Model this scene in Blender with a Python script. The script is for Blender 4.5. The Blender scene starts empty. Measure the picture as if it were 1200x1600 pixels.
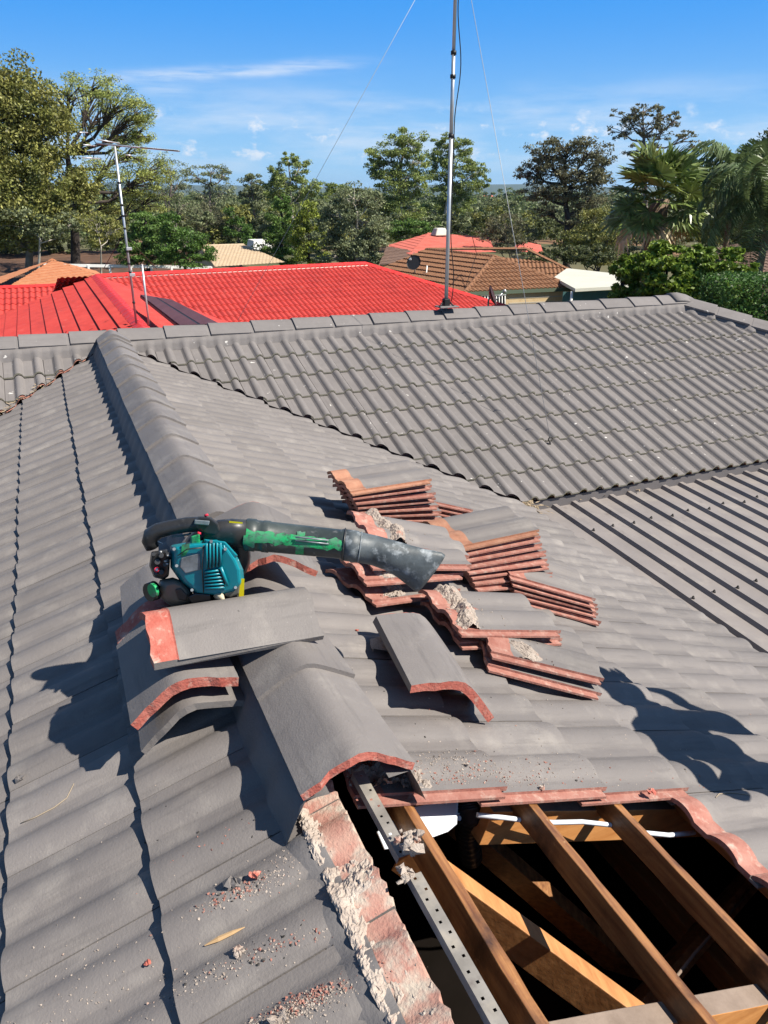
import bpy, bmesh, math, random
import numpy as np
from mathutils import Vector, Matrix, noise
random.seed(7); rng = np.random.default_rng(7)
R = math.radians
S = bpy.context.scene
COL = S.collection

# ------------------------------------------------------------------ camera, sky, sun, exposure
PITCH = math.atan(500 / 1200.0); YAW = R(23.1)
CAM = Vector((-0.43, -6.86, 1.08))          # z = 0 is the top of the house ridge
cd = bpy.data.cameras.new('camera'); cam = bpy.data.objects.new('camera', cd); COL.objects.link(cam)
cam.location = CAM; cam.rotation_euler = (R(90) - PITCH, 0, -YAW)
cd.sensor_fit = 'VERTICAL'; cd.sensor_height = 24.0; cd.lens = 24.0 * 1200 / 1600.0
cd.clip_start = 0.05; cd.clip_end = 30000
S.camera = cam
SUN_AZ, SUN_EL = 130.0, 49.0                # azimuth clockwise from +y
SUN_DIR = Vector((math.sin(R(SUN_AZ)) * math.cos(R(SUN_EL)), math.cos(R(SUN_AZ)) * math.cos(R(SUN_EL)), math.sin(R(SUN_EL))))
sl = bpy.data.lights.new('sun', 'SUN'); so = bpy.data.objects.new('sun', sl); COL.objects.link(so)
sl.energy = 5.0; sl.angle = R(0.5); sl.color = (1.0, 0.935, 0.83)
so.location = (20, -20, 40); so.rotation_euler = SUN_DIR.to_track_quat('Z', 'Y').to_euler()
world = bpy.data.worlds.new('World'); S.world = world; world.use_nodes = True

def build_sky():
    nt = world.node_tree; nt.nodes.clear(); N = nt.nodes; L = nt.links
    out = N.new('ShaderNodeOutputWorld'); bg = N.new('ShaderNodeBackground'); L.new(bg.outputs[0], out.inputs[0])
    sky = N.new('ShaderNodeTexSky'); sky.sky_type = 'NISHITA'; sky.sun_disc = False
    sky.sun_elevation = R(SUN_EL); sky.sun_rotation = R(SUN_AZ)
    sky.altitude = 100; sky.air_density = 1.0; sky.dust_density = 0.0; sky.ozone_density = 3.0
    bg.inputs[1].default_value = 0.054
    hsv = N.new('ShaderNodeHueSaturation'); hsv.inputs['Saturation'].default_value = 0.95; hsv.inputs['Value'].default_value = 1.0
    tint = N.new('ShaderNodeMixRGB'); tint.blend_type = 'MULTIPLY'; tint.inputs[0].default_value = 1.0; tint.inputs[2].default_value = (0.95, 1.0, 1.02, 1)
    L.new(sky.outputs[0], tint.inputs[1]); L.new(tint.outputs[0], hsv.inputs['Color'])
    tc = N.new('ShaderNodeTexCoord'); sep = N.new('ShaderNodeSeparateXYZ'); L.new(tc.outputs['Generated'], sep.inputs[0])
    def m(op, a, b=None, c=None):
        n = N.new('ShaderNodeMath'); n.operation = op
        for i, v in enumerate((a, b, c)):
            if v is None: continue
            if isinstance(v, (int, float)): n.inputs[i].default_value = v
            else: L.new(v, n.inputs[i])
        return n.outputs[0]
    az = m('ARCTAN2', sep.outputs[0], sep.outputs[1]); el = m('ARCSINE', sep.outputs[2])
    def noisef(sx, sy, scale, detail, off=0.0):
        cb = N.new('ShaderNodeCombineXYZ'); L.new(m('MULTIPLY', az, sx), cb.inputs[0]); L.new(m('MULTIPLY', el, sy), cb.inputs[1]); cb.inputs[2].default_value = off
        n = N.new('ShaderNodeTexNoise'); n.inputs['Scale'].default_value = scale; n.inputs['Detail'].default_value = detail; n.inputs['Roughness'].default_value = 0.6
        L.new(cb.outputs[0], n.inputs['Vector']); return n.outputs['Fac']
    def ramp(v, lo, hi):
        n = N.new('ShaderNodeMapRange'); n.interpolation_type = 'SMOOTHSTEP'; n.clamp = True
        n.inputs[1].default_value = lo; n.inputs[2].default_value = hi; L.new(v, n.inputs[0]); return n.outputs[0]
    # thin layered cloud low all round the horizon
    band = m('MULTIPLY', ramp(el, 0.01, 0.035), m('SUBTRACT', 1.0, ramp(el, 0.075, 0.13)))
    thin = m('MULTIPLY', ramp(noisef(5, 30, 1.0, 5), 0.36, 0.72), band)
    # one long cirrus streak and a fainter one under it
    def streak(a0, e0, wa, we, tilt, amp, off):
        da = m('SUBTRACT', az, a0)
        wob = m('MULTIPLY', m('SUBTRACT', noisef(9, 9, 1.0, 3, off), 0.5), 0.012)
        de = m('ADD', m('SUBTRACT', m('SUBTRACT', el, e0), m('MULTIPLY', da, tilt)), wob)
        ga = m('DIVIDE', da, wa); ge = m('DIVIDE', de, we)
        g = m('EXPONENT', m('MULTIPLY', m('ADD', m('POWER', m('ABSOLUTE', ga), 4.0), m('MULTIPLY', ge, ge)), -1.0))
        return m('MULTIPLY', m('MULTIPLY', g, ramp(noisef(16, 160, 1.0, 5, off), 0.22, 0.7)), amp)
    def pix(px, py):
        d = ray(px, py).normalized(); return math.atan2(d.x, d.y), math.asin(d.z)
    a1, e1 = pix(360, 113); a2, e2 = pix(258, 141)
    tot = m('ADD', streak(a1, e1, 0.135, 0.0062, 0.075, 0.62, 3.0), streak(a2, e2, 0.03, 0.006, 0.0, 0.3, 5.0))
    tot = m('ADD', tot, m('MULTIPLY', thin, 0.50))
    # small cumulus puffs along the horizon
    puffs = m('MULTIPLY', ramp(noisef(26, 40, 1.0, 6, 9.0), 0.56, 0.72), m('MULTIPLY', ramp(el, 0.028, 0.042), m('SUBTRACT', 1.0, ramp(el, 0.065, 0.10))))
    tot = m('MINIMUM', m('ADD', tot, m('MULTIPLY', puffs, 0.85)), 1.0)
    mix = N.new('ShaderNodeMixRGB'); grad = N.new('ShaderNodeMixRGB'); grad.inputs[1].default_value = (3.5, 6.9, 10.4, 1); grad.inputs[2].default_value = (0.42, 3.7, 10.2, 1); L.new(ramp(el, -0.01, 0.21), grad.inputs[0])
    low = N.new('ShaderNodeMixRGB'); L.new(grad.outputs[0], low.inputs[2]); L.new(hsv.outputs[0], low.inputs[1])
    L.new(m('MULTIPLY', m('SUBTRACT', 1.0, ramp(el, 0.20, 0.5)), 0.9), low.inputs[0])
    L.new(tot, mix.inputs[0]); L.new(low.outputs[0], mix.inputs[1]); mix.inputs[2].default_value = (9.2, 9.7, 10.4, 1)
    L.new(mix.outputs[0], bg.inputs[0])

# surveying helpers: the photograph's pixel (1200 x 1600 grid) to a line of sight, and its hit on known planes
FW = Vector((math.sin(YAW) * math.cos(PITCH), math.cos(YAW) * math.cos(PITCH), -math.sin(PITCH)))
RT = Vector((math.cos(YAW), -math.sin(YAW), 0)); UPV = RT.cross(FW)
def ray(px, py): return FW + RT * ((px - 600) / 1200.0) - UPV * ((py - 800) / 1200.0)
def on_plane(px, py, n, o):
    r = ray(px, py); n = Vector(n); return CAM + r * (((Vector(o) - CAM).dot(n)) / r.dot(n))
def HZ(px, py, z): return on_plane(px, py, (0, 0, 1), (0, 0, z))
def at(px, py, D):
    r = ray(px, py); return CAM + r * (D / math.hypot(r.x, r.y))
def proj(p):
    d = Vector(p) - CAM; z = d.dot(FW); return (600 + 1200 * d.dot(RT) / z, 800 - 1200 * d.dot(UPV) / z, z)
build_sky()
S.view_settings.view_transform = 'Standard'; S.view_settings.look = 'None'
S.view_settings.gamma = 1.0; S.view_settings.use_curve_mapping = False
S.view_settings.exposure = 0.84
S.cycles.max_bounces = 6; S.cycles.diffuse_bounces = 3; S.cycles.glossy_bounces = 3; S.cycles.transparent_max_bounces = 6
S.cycles.transmission_bounces = 3; S.cycles.caustics_reflective = False; S.cycles.caustics_refractive = False

# ------------------------------------------------------------------ materials
def mat(name, c1, c2=None, scale=6.0, rough=0.8, bump=0.0, bscale=200.0, bdist=0.002, metal=0.0, detail=4.0, vary=0.0, spec=0.3,
        stretch=None, island=0.0, coat=None, coat_scale=5.0, coat_lo=0.55, coat_hi=0.7, streak=None, space='Object', bump2=0.0, b2scale=30.0):
    m = bpy.data.materials.new(name); m.use_nodes = True
    nt = m.node_tree; N = nt.nodes; L = nt.links; b = N['Principled BSDF']
    b.inputs['Roughness'].default_value = rough; b.inputs['Metallic'].default_value = metal
    b.inputs['Specular IOR Level'].default_value = spec
    tc = N.new('ShaderNodeTexCoord'); oi = N.new('ShaderNodeObjectInfo')
    off = N.new('ShaderNodeVectorMath'); off.operation = 'MULTIPLY_ADD'
    if space == 'Object':
        vm = N.new('ShaderNodeVectorMath'); vm.operation = 'SCALE'; vm.inputs[0].default_value = (37.0, 17.0, 53.0)
        L.new(oi.outputs['Random'], vm.inputs['Scale'])
        ad = N.new('ShaderNodeVectorMath'); L.new(tc.outputs['Object'], ad.inputs[0]); L.new(vm.outputs[0], ad.inputs[1]); vec = ad.outputs[0]
    else:
        g = N.new('ShaderNodeNewGeometry'); vec = g.outputs['Position']
    if stretch:
        mp = N.new('ShaderNodeMapping'); mp.inputs['Scale'].default_value = stretch; L.new(vec, mp.inputs[0]); svec = mp.outputs[0]
    else: svec = vec
    def nz(sc, det=detail, v=None):
        n = N.new('ShaderNodeTexNoise'); n.inputs['Scale'].default_value = sc; n.inputs['Detail'].default_value = det; n.inputs['Roughness'].default_value = 0.6
        L.new(v or svec, n.inputs['Vector']); return n.outputs['Fac']
    def mixc(f, a, bb, mode='MIX'):
        n = N.new('ShaderNodeMixRGB'); n.blend_type = mode
        for i, v in ((0, f), (1, a), (2, bb)):
            if isinstance(v, tuple): n.inputs[i].default_value = (v + (1,)) if len(v) == 3 else v
            elif isinstance(v, (int, float)): n.inputs[i].default_value = v
            else: L.new(v, n.inputs[i])
        return n.outputs[0]
    def mr(v, lo, hi, a=0.0, bb=1.0):
        n = N.new('ShaderNodeMapRange'); n.clamp = True
        for i, x in ((1, lo), (2, hi), (3, a), (4, bb)): n.inputs[i].default_value = x
        L.new(v, n.inputs[0]); return n.outputs[0]
    col = c1
    if c2: col = mixc(mr(nz(scale), 0.32, 0.68), c1, c2)
    for cc in (coat or ()):
        cl, sc, lo, hi = cc
        col = mixc(mr(nz(sc, 6.0, vec), lo, hi), col, cl)
    if streak:
        cl, sv, lo, hi = streak
        mp2 = N.new('ShaderNodeMapping'); mp2.inputs['Scale'].default_value = sv; L.new(vec, mp2.inputs[0])
        col = mixc(mr(nz(1.0, 5.0, mp2.outputs[0]), lo, hi), col, cl)
    if vary:
        col = mixc(1.0, col, mr(oi.outputs['Random'], 0, 1, 1 - vary, 1 + vary), 'MULTIPLY') if True else col
    if island:
        g2 = N.new('ShaderNodeNewGeometry')
        col = mixc(1.0, col, mr(g2.outputs['Random Per Island'], 0, 1, 1 - island, 1 + island), 'MULTIPLY')
    if isinstance(col, tuple): b.inputs['Base Color'].default_value = col + (1,)
    else: L.new(col, b.inputs['Base Color'])
    if bump:
        bn = N.new('ShaderNodeBump'); bn.inputs['Strength'].default_value = bump; bn.inputs['Distance'].default_value = bdist
        L.new(nz(bscale, 3.0, vec), bn.inputs['Height'])
        if bump2:
            b2 = N.new('ShaderNodeBump'); b2.inputs['Strength'].default_value = bump2; b2.inputs['Distance'].default_value = bdist * 4
            L.new(nz(b2scale, 3.0, vec), b2.inputs['Height']); L.new(bn.outputs[0], b2.inputs['Normal']); L.new(b2.outputs[0], b.inputs['Normal'])
        else: L.new(bn.outputs[0], b.inputs['Normal'])
    return m

def leafmat(name, c1, c2, trans=0.3, isl=0.55, rough=0.55, spec=0.35):
    m = mat(name, c1, c2, scale=0.9, rough=rough, island=isl, spec=spec, detail=3.0)
    nt = m.node_tree; N = nt.nodes; L = nt.links; b = N['Principled BSDF']
    src = b.inputs['Base Color'].links[0].from_socket
    tr = N.new('ShaderNodeBsdfTranslucent'); L.new(src, tr.inputs[0])
    mx = N.new('ShaderNodeMixShader'); mx.inputs[0].default_value = trans
    L.new(b.outputs[0], mx.inputs[1]); L.new(tr.outputs[0], mx.inputs[2]); L.new(mx.outputs[0], N['Material Output'].inputs[0])
    return m

M = {}
DUST = (0.30, 0.275, 0.25)
M['tile'] = mat('grey_tile_paint', (0.160, 0.146, 0.141), (0.182, 0.166, 0.158), 5, 0.62, 0.55, 190, 0.0018, vary=0.10, spec=0.25, streak=((0.112, 0.103, 0.10), (45, 5, 45), 0.54, 0.9),
                coat=[(DUST, 7.0, 0.52, 0.95), ((0.085, 0.08, 0.08), 3.0, 0.60, 1.0), ((0.33, 0.30, 0.27), 120.0, 0.66, 0.80), ((0.07, 0.065, 0.063), 60.0, 0.68, 0.78)], bump2=0.15, b2scale=25)
M['tile_old'] = mat('weathered_grey_tile_paint', (0.158, 0.146, 0.143), (0.180, 0.166, 0.162), 7, 0.7, 0.5, 190, 0.0018, vary=0.06, spec=0.2, streak=((0.125, 0.113, 0.107), (50, 4, 50), 0.55, 0.95),
                coat=[((0.10, 0.092, 0.085), 4.0, 0.60, 1.1), ((0.24, 0.22, 0.205), 14.0, 0.62, 1.0), ((0.55, 0.53, 0.50), 15.0, 0.675, 0.70)], bump2=0.2, b2scale=25)
M['lichen'] = mat('lichen_line', (0.20, 0.19, 0.15), (0.31, 0.29, 0.22), 40, 0.9, 0.5, 200, 0.003)
M['clay'] = mat('red_tile_body', (0.27, 0.105, 0.080), (0.35, 0.175, 0.140), 25, 0.9, 0.6, 150, 0.003, vary=0.12,
                coat=[((0.16, 0.07, 0.055), 18.0, 0.58, 0.85), ((0.46, 0.36, 0.30), 40.0, 0.54, 0.82)])
M['clay_orange'] = mat('orange_tile_head', (0.30, 0.135, 0.085), (0.38, 0.20, 0.13), 25, 0.9, 0.6, 150, 0.003, vary=0.15,
                coat=[((0.14, 0.07, 0.045), 22.0, 0.58, 0.85), ((0.52, 0.42, 0.34), 40.0, 0.66, 0.9)])
M['cap_red'] = mat('red_cap_body', (0.36, 0.085, 0.062), (0.43, 0.15, 0.115), 30, 0.9, 0.7, 120, 0.004, vary=0.1,
                coat=[((0.50, 0.40, 0.33), 35.0, 0.54, 0.78), ((0.2, 0.06, 0.05), 20.0, 0.62, 0.9)])
M['mortar'] = mat('pale_mortar', (0.31, 0.255, 0.215), (0.42, 0.36, 0.31), 30, 0.95, 0.8, 180, 0.006, coat=[((0.40, 0.17, 0.12), 22.0, 0.60, 0.75)], island=0.15)
M['pointing'] = mat('painted_pointing', (0.125, 0.12, 0.122), (0.15, 0.14, 0.138), 12, 0.65, 0.5, 120, 0.003, spec=0.25)
M['band'] = mat('tile_head_dusty', (0.36, 0.15, 0.12), (0.45, 0.28, 0.22), 14, 0.95, 0.7, 140, 0.004, vary=0.1,
                coat=[((0.46, 0.39, 0.32), 18.0, 0.46, 0.62), ((0.12, 0.085, 0.08), 13.0, 0.55, 0.75)])
M['galv'] = mat('galvanised_steel', (0.20, 0.185, 0.165), (0.29, 0.27, 0.245), 20, 0.55, 0.2, 90, 0.001, metal=0.15, coat=[((0.42, 0.37, 0.30), 14.0, 0.52, 0.8), ((0.13, 0.11, 0.10), 25, 0.6, .8)])
M['galv_bright'] = mat('mast_galvanised', (0.42, 0.44, 0.46), (0.52, 0.54, 0.56), 12, 0.4, metal=0.6)
M['timber'] = mat('orange_hardwood', (0.30, 0.13, 0.045), (0.44, 0.21, 0.08), 9, 0.6, 0.3, 60, 0.002, stretch=(6, 0.6, 6), vary=0.15,
                coat=[((0.16, 0.065, 0.025), 7.0, 0.55, 0.9)])
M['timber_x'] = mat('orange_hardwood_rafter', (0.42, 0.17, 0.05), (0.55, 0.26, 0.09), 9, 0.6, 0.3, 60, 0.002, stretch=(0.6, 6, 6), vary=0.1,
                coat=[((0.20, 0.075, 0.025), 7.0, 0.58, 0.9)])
M['timber_dark'] = mat('weathered_and_shade_timber', (0.155, 0.060, 0.022), (0.36, 0.17, 0.062), 11, 0.42, 0.4, 70, 0.003, spec=0.5, stretch=(7, 0.5, 7), vary=0.2,
                coat=[((0.055, 0.026, 0.014), 9.0, 0.50, 0.70), ((0.50, 0.30, 0.14), 30.0, 0.66, 0.78)])  # weathered battens; also the painted shade tone of timbers deeper in the opening
M['timber_grey'] = mat('dusty_timber_top', (0.18, 0.135, 0.105), (0.26, 0.20, 0.16), 14, 0.9, 0.4, 90, 0.003)
M['dark'] = mat('roof_space_black', (0.006, 0.005, 0.004), (0.010, 0.008, 0.007), 4, 1.0, spec=0.0)  # near-black colour stands in for the darkness inside the roof space
M['white_pl'] = mat('white_plastic', (0.72, 0.76, 0.80), (0.66, 0.70, 0.75), 6, 0.35, spec=0.5)
M['black_pl'] = mat('scuffed_black_plastic', (0.018, 0.018, 0.019), (0.035, 0.035, 0.036), 20, 0.42, 0.2, 150, 0.001, spec=0.5,
                coat=[((0.16, 0.16, 0.16), 35.0, 0.62, 0.85)])
M['duct'] = mat('black_duct', (0.012, 0.012, 0.013), None, rough=0.45, spec=0.5)
M['tube'] = mat('spray_marked_black_tube', (0.028, 0.036, 0.036), (0.055, 0.068, 0.066), 16, 0.42, 0.2, 120, 0.001, spec=0.5,
                coat=[((0.20, 0.20, 0.20), 40.0, 0.60, 0.82)])
M['nozzle'] = mat('dusty_grey_rubber_nozzle', (0.035, 0.042, 0.047), (0.12, 0.14, 0.15), 14, 0.5, 0.35, 60, 0.003, spec=0.4,
                coat=[((0.36, 0.39, 0.41), 30.0, 0.53, 0.72), ((0.03, 0.035, 0.04), 14.0, 0.55, 0.75)])
M['teal'] = mat('teal_engine_cover', (0.0, 0.17, 0.22), (0.005, 0.21, 0.26), 9, 0.35, spec=0.5, coat=[((0.22, 0.30, 0.32), 40.0, 0.66, 0.86)])
M['green'] = mat('green_spray_paint', (0.005, 0.30, 0.085), (0.03, 0.42, 0.15), 20, 0.5, coat=[((0.035, 0.045, 0.045), 75.0, 0.48, 0.64), ((0.10, 0.22, 0.15), 30.0, 0.42, 0.66)])
M['yellow'] = mat('yellow_label', (0.75, 0.62, 0.01), None, rough=0.5)
M['tank'] = mat('smoky_fuel_tank', (0.10, 0.10, 0.085), (0.15, 0.145, 0.12), 8, 0.4, spec=0.5)
M['badge'] = mat('scratched_badge', (0.10, 0.115, 0.125), (0.26, 0.29, 0.31), 25, 0.35, spec=0.5)
M['beige'] = mat('beige_spark_lead', (0.48, 0.42, 0.30), None, rough=0.5)
M['red_pl'] = mat('red_plastic', (0.55, 0.02, 0.05), None, rough=0.4)
M['metal_roof'] = mat('grey_sheet_roof', (0.20, 0.18, 0.172), (0.25, 0.225, 0.212), 3, 0.5, 0.1, 30, 0.001, spec=0.35, space='World',
                coat=[((0.31, 0.28, 0.25), 5.0, 0.54, 0.85), ((0.12, 0.10, 0.09), 8.0, 0.62, 0.85)])
M['valley'] = mat('valley_metal', (0.025, 0.023, 0.022), (0.05, 0.045, 0.042), 8, 0.6)  # near-black, so the gutter colour also paints the shadow below the cut tiles
M['litter'] = mat('leaf_litter', (0.22, 0.16, 0.10), (0.34, 0.27, 0.18), 30, 0.9, island=0.5)
M['brick'] = mat('cream_brick', (0.52, 0.38, 0.21), (0.60, 0.46, 0.27), 6, 0.9, island=0.1)
M['mortar_joint'] = mat('brick_joint', (0.45, 0.40, 0.32), None, rough=0.95)
M['cream'] = mat('cream_paint', (0.66, 0.58, 0.42), None, rough=0.7)
M['fascia'] = mat('green_gutter', (0.10, 0.13, 0.09), None, rough=0.6)
M['fascia_grey'] = mat('grey_fascia', (0.13, 0.12, 0.12), None, rough=0.6)
M['white'] = mat('white_paint', (0.78, 0.77, 0.73), None, rough=0.6)
M['pale_roof'] = mat('pale_sheet_roof', (0.50, 0.49, 0.41), (0.56, 0.55, 0.47), 1.0, 0.55)
M['teal_fence'] = mat('teal_sheet_fence', (0.055, 0.13, 0.125), None, rough=0.5)
M['glass'] = mat('window_glass', (0.03, 0.035, 0.04), None, rough=0.08, spec=0.6)
M['red_roof'] = mat('red_roof_paint', (0.40, 0.042, 0.035), (0.47, 0.058, 0.046), 2.5, 0.5, spec=0.3, coat=[((0.30, 0.04, 0.035), 1.2, 0.52, 0.9), ((0.50, 0.14, 0.12), 4.0, 0.6, 0.9)], streak=((0.27, 0.03, 0.028), (2.0, 2.0, 9.0), 0.55, 0.9))
M['red_cap'] = mat('red_ridge_paint', (0.50, 0.03, 0.03), (0.58, 0.04, 0.035), 3, 0.5)
M['brown_roof'] = mat('brown_roof_tile', (0.165, 0.075, 0.038), (0.25, 0.125, 0.065), 7.0, 0.85, coat=[((0.09, 0.05, 0.035), 3.0, 0.52, 0.9), ((0.32, 0.19, 0.10), 20, 0.6, 0.8)])
M['orange_roof'] = mat('orange_roof_tile', (0.36, 0.135, 0.062), (0.44, 0.20, 0.10), 5.0, 0.85)
M['beige_roof'] = mat('beige_roof_tile', (0.46, 0.345, 0.225), (0.54, 0.42, 0.29), 3.0, 0.85)
M['far_red_roof'] = mat('faded_red_roof', (0.46, 0.105, 0.075), (0.54, 0.15, 0.11), 1.5, 0.8)
M['dark_roof'] = mat('dark_brown_roof', (0.13, 0.08, 0.06), (0.19, 0.12, 0.09), 3.0, 0.85)
M['solar'] = mat('solar_panel_glass', (0.105, 0.045, 0.05), (0.135, 0.06, 0.065), 3, 0.5, spec=0.15)
M['alu'] = mat('aluminium', (0.55, 0.55, 0.55), None, rough=0.4, metal=0.5)
M['dish'] = mat('dark_dish', (0.05, 0.022, 0.022), None, rough=0.5)
M['dish2'] = mat('charcoal_dish', (0.03, 0.03, 0.032), None, rough=0.5)
M['wire'] = mat('guy_wire', (0.35, 0.36, 0.37), None, rough=0.5, metal=0.3)
M['black_wire'] = mat('black_cable', (0.015, 0.015, 0.016), None, rough=0.5)
M['ground'] = mat('grassy_ground', (0.060, 0.075, 0.028), (0.12, 0.105, 0.055), 0.08, 0.95, space='World', coat=[((0.20, 0.115, 0.065), 0.05, 0.54, 0.64)])
M['bank'] = mat('brown_leafy_bank', (0.055, 0.030, 0.018), (0.13, 0.070, 0.042), 0.8, 0.95, space='World')  # litter brown darkened and mottled: dappled tree shade put into the colour
M['hill'] = mat('wooded_hill', (0.035, 0.055, 0.03), (0.055, 0.075, 0.04), 0.004, 0.95, space='World')
M['bark_dark'] = mat('dark_bark', (0.035, 0.028, 0.024), (0.07, 0.055, 0.045), 3, 0.9)
M['bark_grey'] = mat('grey_bark', (0.12, 0.10, 0.085), (0.22, 0.19, 0.165), 2, 0.9)
M['bark_pale'] = mat('pale_gum_bark', (0.33, 0.29, 0.24), (0.46, 0.42, 0.36), 1.5, 0.9)
M['palm_trunk'] = mat('palm_trunk', (0.13, 0.09, 0.06), (0.22, 0.16, 0.11), 6, 0.95, 0.6, 12, 0.03)
M['pink_mortar'] = mat('pale_ridge_mortar', (0.50, 0.30, 0.26), (0.62, 0.42, 0.37), 3, 0.9)
M['skin'] = mat('skin', (0.50, 0.30, 0.21), None, rough=0.6)
M['shirt'] = mat('navy_shirt', (0.03, 0.04, 0.08), None, rough=0.9)
M['trousers'] = mat('grey_work_trousers', (0.06, 0.06, 0.065), None, rough=0.9)
M['hat'] = mat('straw_hat', (0.45, 0.36, 0.22), None, rough=0.9)
M['wood_chip'] = mat('pale_wood_sliver', (0.50, 0.33, 0.17), None, rough=0.9)
M['twig'] = mat('dry_twig', (0.32, 0.26, 0.19), None, rough=0.9)

# ------------------------------------------------------------------ mesh helpers
def link(o, parent=None):
    COL.objects.link(o)
    if parent is not None: o.parent = parent
    return o
def tag(o, label=None, cat=None, group=None, kind=None):
    for k, v in (('label', label), ('category', cat), ('group', group), ('kind', kind)):
        if v: o[k] = v
    return o
def empty(name, loc=(0, 0, 0), label=None, cat=None, group=None):
    o = bpy.data.objects.new(name, None); o.empty_display_size = 0.2; link(o); o.location = loc; return tag(o, label, cat, group)

class MB:
    def __init__(s): s.v = []; s.f = []; s.m = []; s.s = []
    def add(s, vs, fs, mi=0, smooth=False):
        b = len(s.v); s.v += [tuple(v) for v in vs]
        for f in fs: s.f.append(tuple(b + i for i in f)); s.m.append(mi); s.s.append(smooth)
        return s
    def box(s, c, size, mtx=None, mi=0, taper=1.0):
        x, y, z = (k / 2 for k in size); c = Vector(c)
        vs = []
        for dz in (-1, 1):
            t = taper if dz > 0 else 1.0
            for dx, dy in ((-1, -1), (1, -1), (1, 1), (-1, 1)):
                p = Vector((dx * x * t, dy * y * t, dz * z)); p = (mtx @ p if mtx else p) + c; vs.append(p)
        return s.add(vs, [(0, 3, 2, 1), (4, 5, 6, 7), (0, 1, 5, 4), (1, 2, 6, 5), (2, 3, 7, 6), (3, 0, 4, 7)], mi)
    def beam(s, a, b, w, h, up=(0, 0, 1), mi=0, mtop=None):
        a = Vector(a); b = Vector(b); d = (b - a).normalized(); r = d.cross(Vector(up)).normalized(); u = r.cross(d)
        vs = []
        for p in (a, b):
            for dx, dz in ((-1, -1), (1, -1), (1, 1), (-1, 1)): vs.append(p + r * dx * w / 2 + u * dz * h / 2)
        s.add(vs, [(0, 3, 2, 1), (4, 5, 6, 7), (0, 1, 5, 4), (1, 2, 6, 5), (3, 0, 4, 7)], mi)
        return s.add(vs, [(2, 3, 7, 6)], mi if mtop is None else mtop)
    def tube(s, pts, rad, seg=8, mi=0, cap=True, smooth=True, flat=None):
        pts = [Vector(p) for p in pts]; n = len(pts)
        if isinstance(rad, (int, float)): rad = [rad] * n
        prev = None; vs = []; rings = []
        for i, p in enumerate(pts):
            d = (pts[min(i + 1, n - 1)] - pts[max(i - 1, 0)])
            d = d.normalized() if d.length > 1e-9 else Vector((0, 0, 1))
            if prev is None:
                a = Vector((0, 0, 1)) if abs(d.z) < 0.9 else Vector((1, 0, 0)); u = d.cross(a).normalized()
            else: u = (prev - d * prev.dot(d)); u = u.normalized() if u.length > 1e-6 else d.orthogonal().normalized()
            prev = u; w = d.cross(u)
            for k in range(seg):
                t = 2 * math.pi * k / seg; vs.append(p + (u * math.cos(t) + w * math.sin(t)) * rad[i])
        fs = []
        for i in range(n - 1):
            for k in range(seg):
                a = i * seg + k; b = i * seg + (k + 1) % seg; fs.append((a, b, b + seg, a + seg))
        s.add(vs, fs, mi, smooth)
        if cap:
            b = len(s.v) - len(vs)
            s.f.append(tuple(b + k for k in reversed(range(seg)))); s.m.append(mi); s.s.append(False)
            s.f.append(tuple(b + (n - 1) * seg + k for k in range(seg))); s.m.append(mi); s.s.append(False)
        return s
    def loft(s, rings, mi=0, smooth=True, cap=True):
        k = len(rings[0]); vs = [p for r in rings for p in r]; fs = []
        for i in range(len(rings) - 1):
            for j in range(k):
                a = i * k + j; b = i * k + (j + 1) % k; fs.append((a, b, b + k, a + k))
        s.add(vs, fs, mi, smooth)
        if cap:
            b = len(s.v) - len(vs)
            s.f.append(tuple(b + j for j in reversed(range(k)))); s.m.append(mi); s.s.append(False)
            s.f.append(tuple(b + (len(rings) - 1) * k + j for j in range(k))); s.m.append(mi); s.s.append(False)
        return s
    def mesh(s, name, mats):
        me = bpy.data.meshes.new(name); me.from_pydata(s.v, [], s.f); me.update()
        for mm in (mats if isinstance(mats, (list, tuple)) else [mats]): me.materials.append(M[mm] if isinstance(mm, str) else mm)
        me.polygons.foreach_set('material_index', s.m); me.polygons.foreach_set('use_smooth', s.s); me.update()
        return me
    def build(s, name, mats, parent=None, mtx=None, bevel=0.0, seg=2):
        o = bpy.data.objects.new(name, s.mesh(name, mats)); link(o, parent)
        if mtx is not None: o.matrix_local = mtx
        if bevel:
            b = o.modifiers.new('bevel', 'BEVEL'); b.width = bevel; b.segments = seg; b.limit_method = 'ANGLE'; b.angle_limit = R(35)
        return o

def np_mesh(name, V, Fq, mats, mi=None):
    me = bpy.data.meshes.new(name); V = np.ascontiguousarray(V, dtype=np.float32); Fq = np.ascontiguousarray(Fq, dtype=np.int32)
    k = Fq.shape[1]
    me.vertices.add(len(V)); me.vertices.foreach_set('co', V.ravel())
    me.loops.add(Fq.size); me.loops.foreach_set('vertex_index', Fq.ravel())
    me.polygons.add(len(Fq)); me.polygons.foreach_set('loop_start', np.arange(0, Fq.size, k, dtype=np.int32))
    me.polygons.foreach_set('loop_total', np.full(len(Fq), k, dtype=np.int32))
    for mm in (mats if isinstance(mats, (list, tuple)) else [mats]): me.materials.append(M[mm] if isinstance(mm, str) else mm)
    if mi is not None: me.polygons.foreach_set('material_index', np.asarray(mi, dtype=np.int32))
    me.update(calc_edges=True); me.validate(); return me

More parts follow.
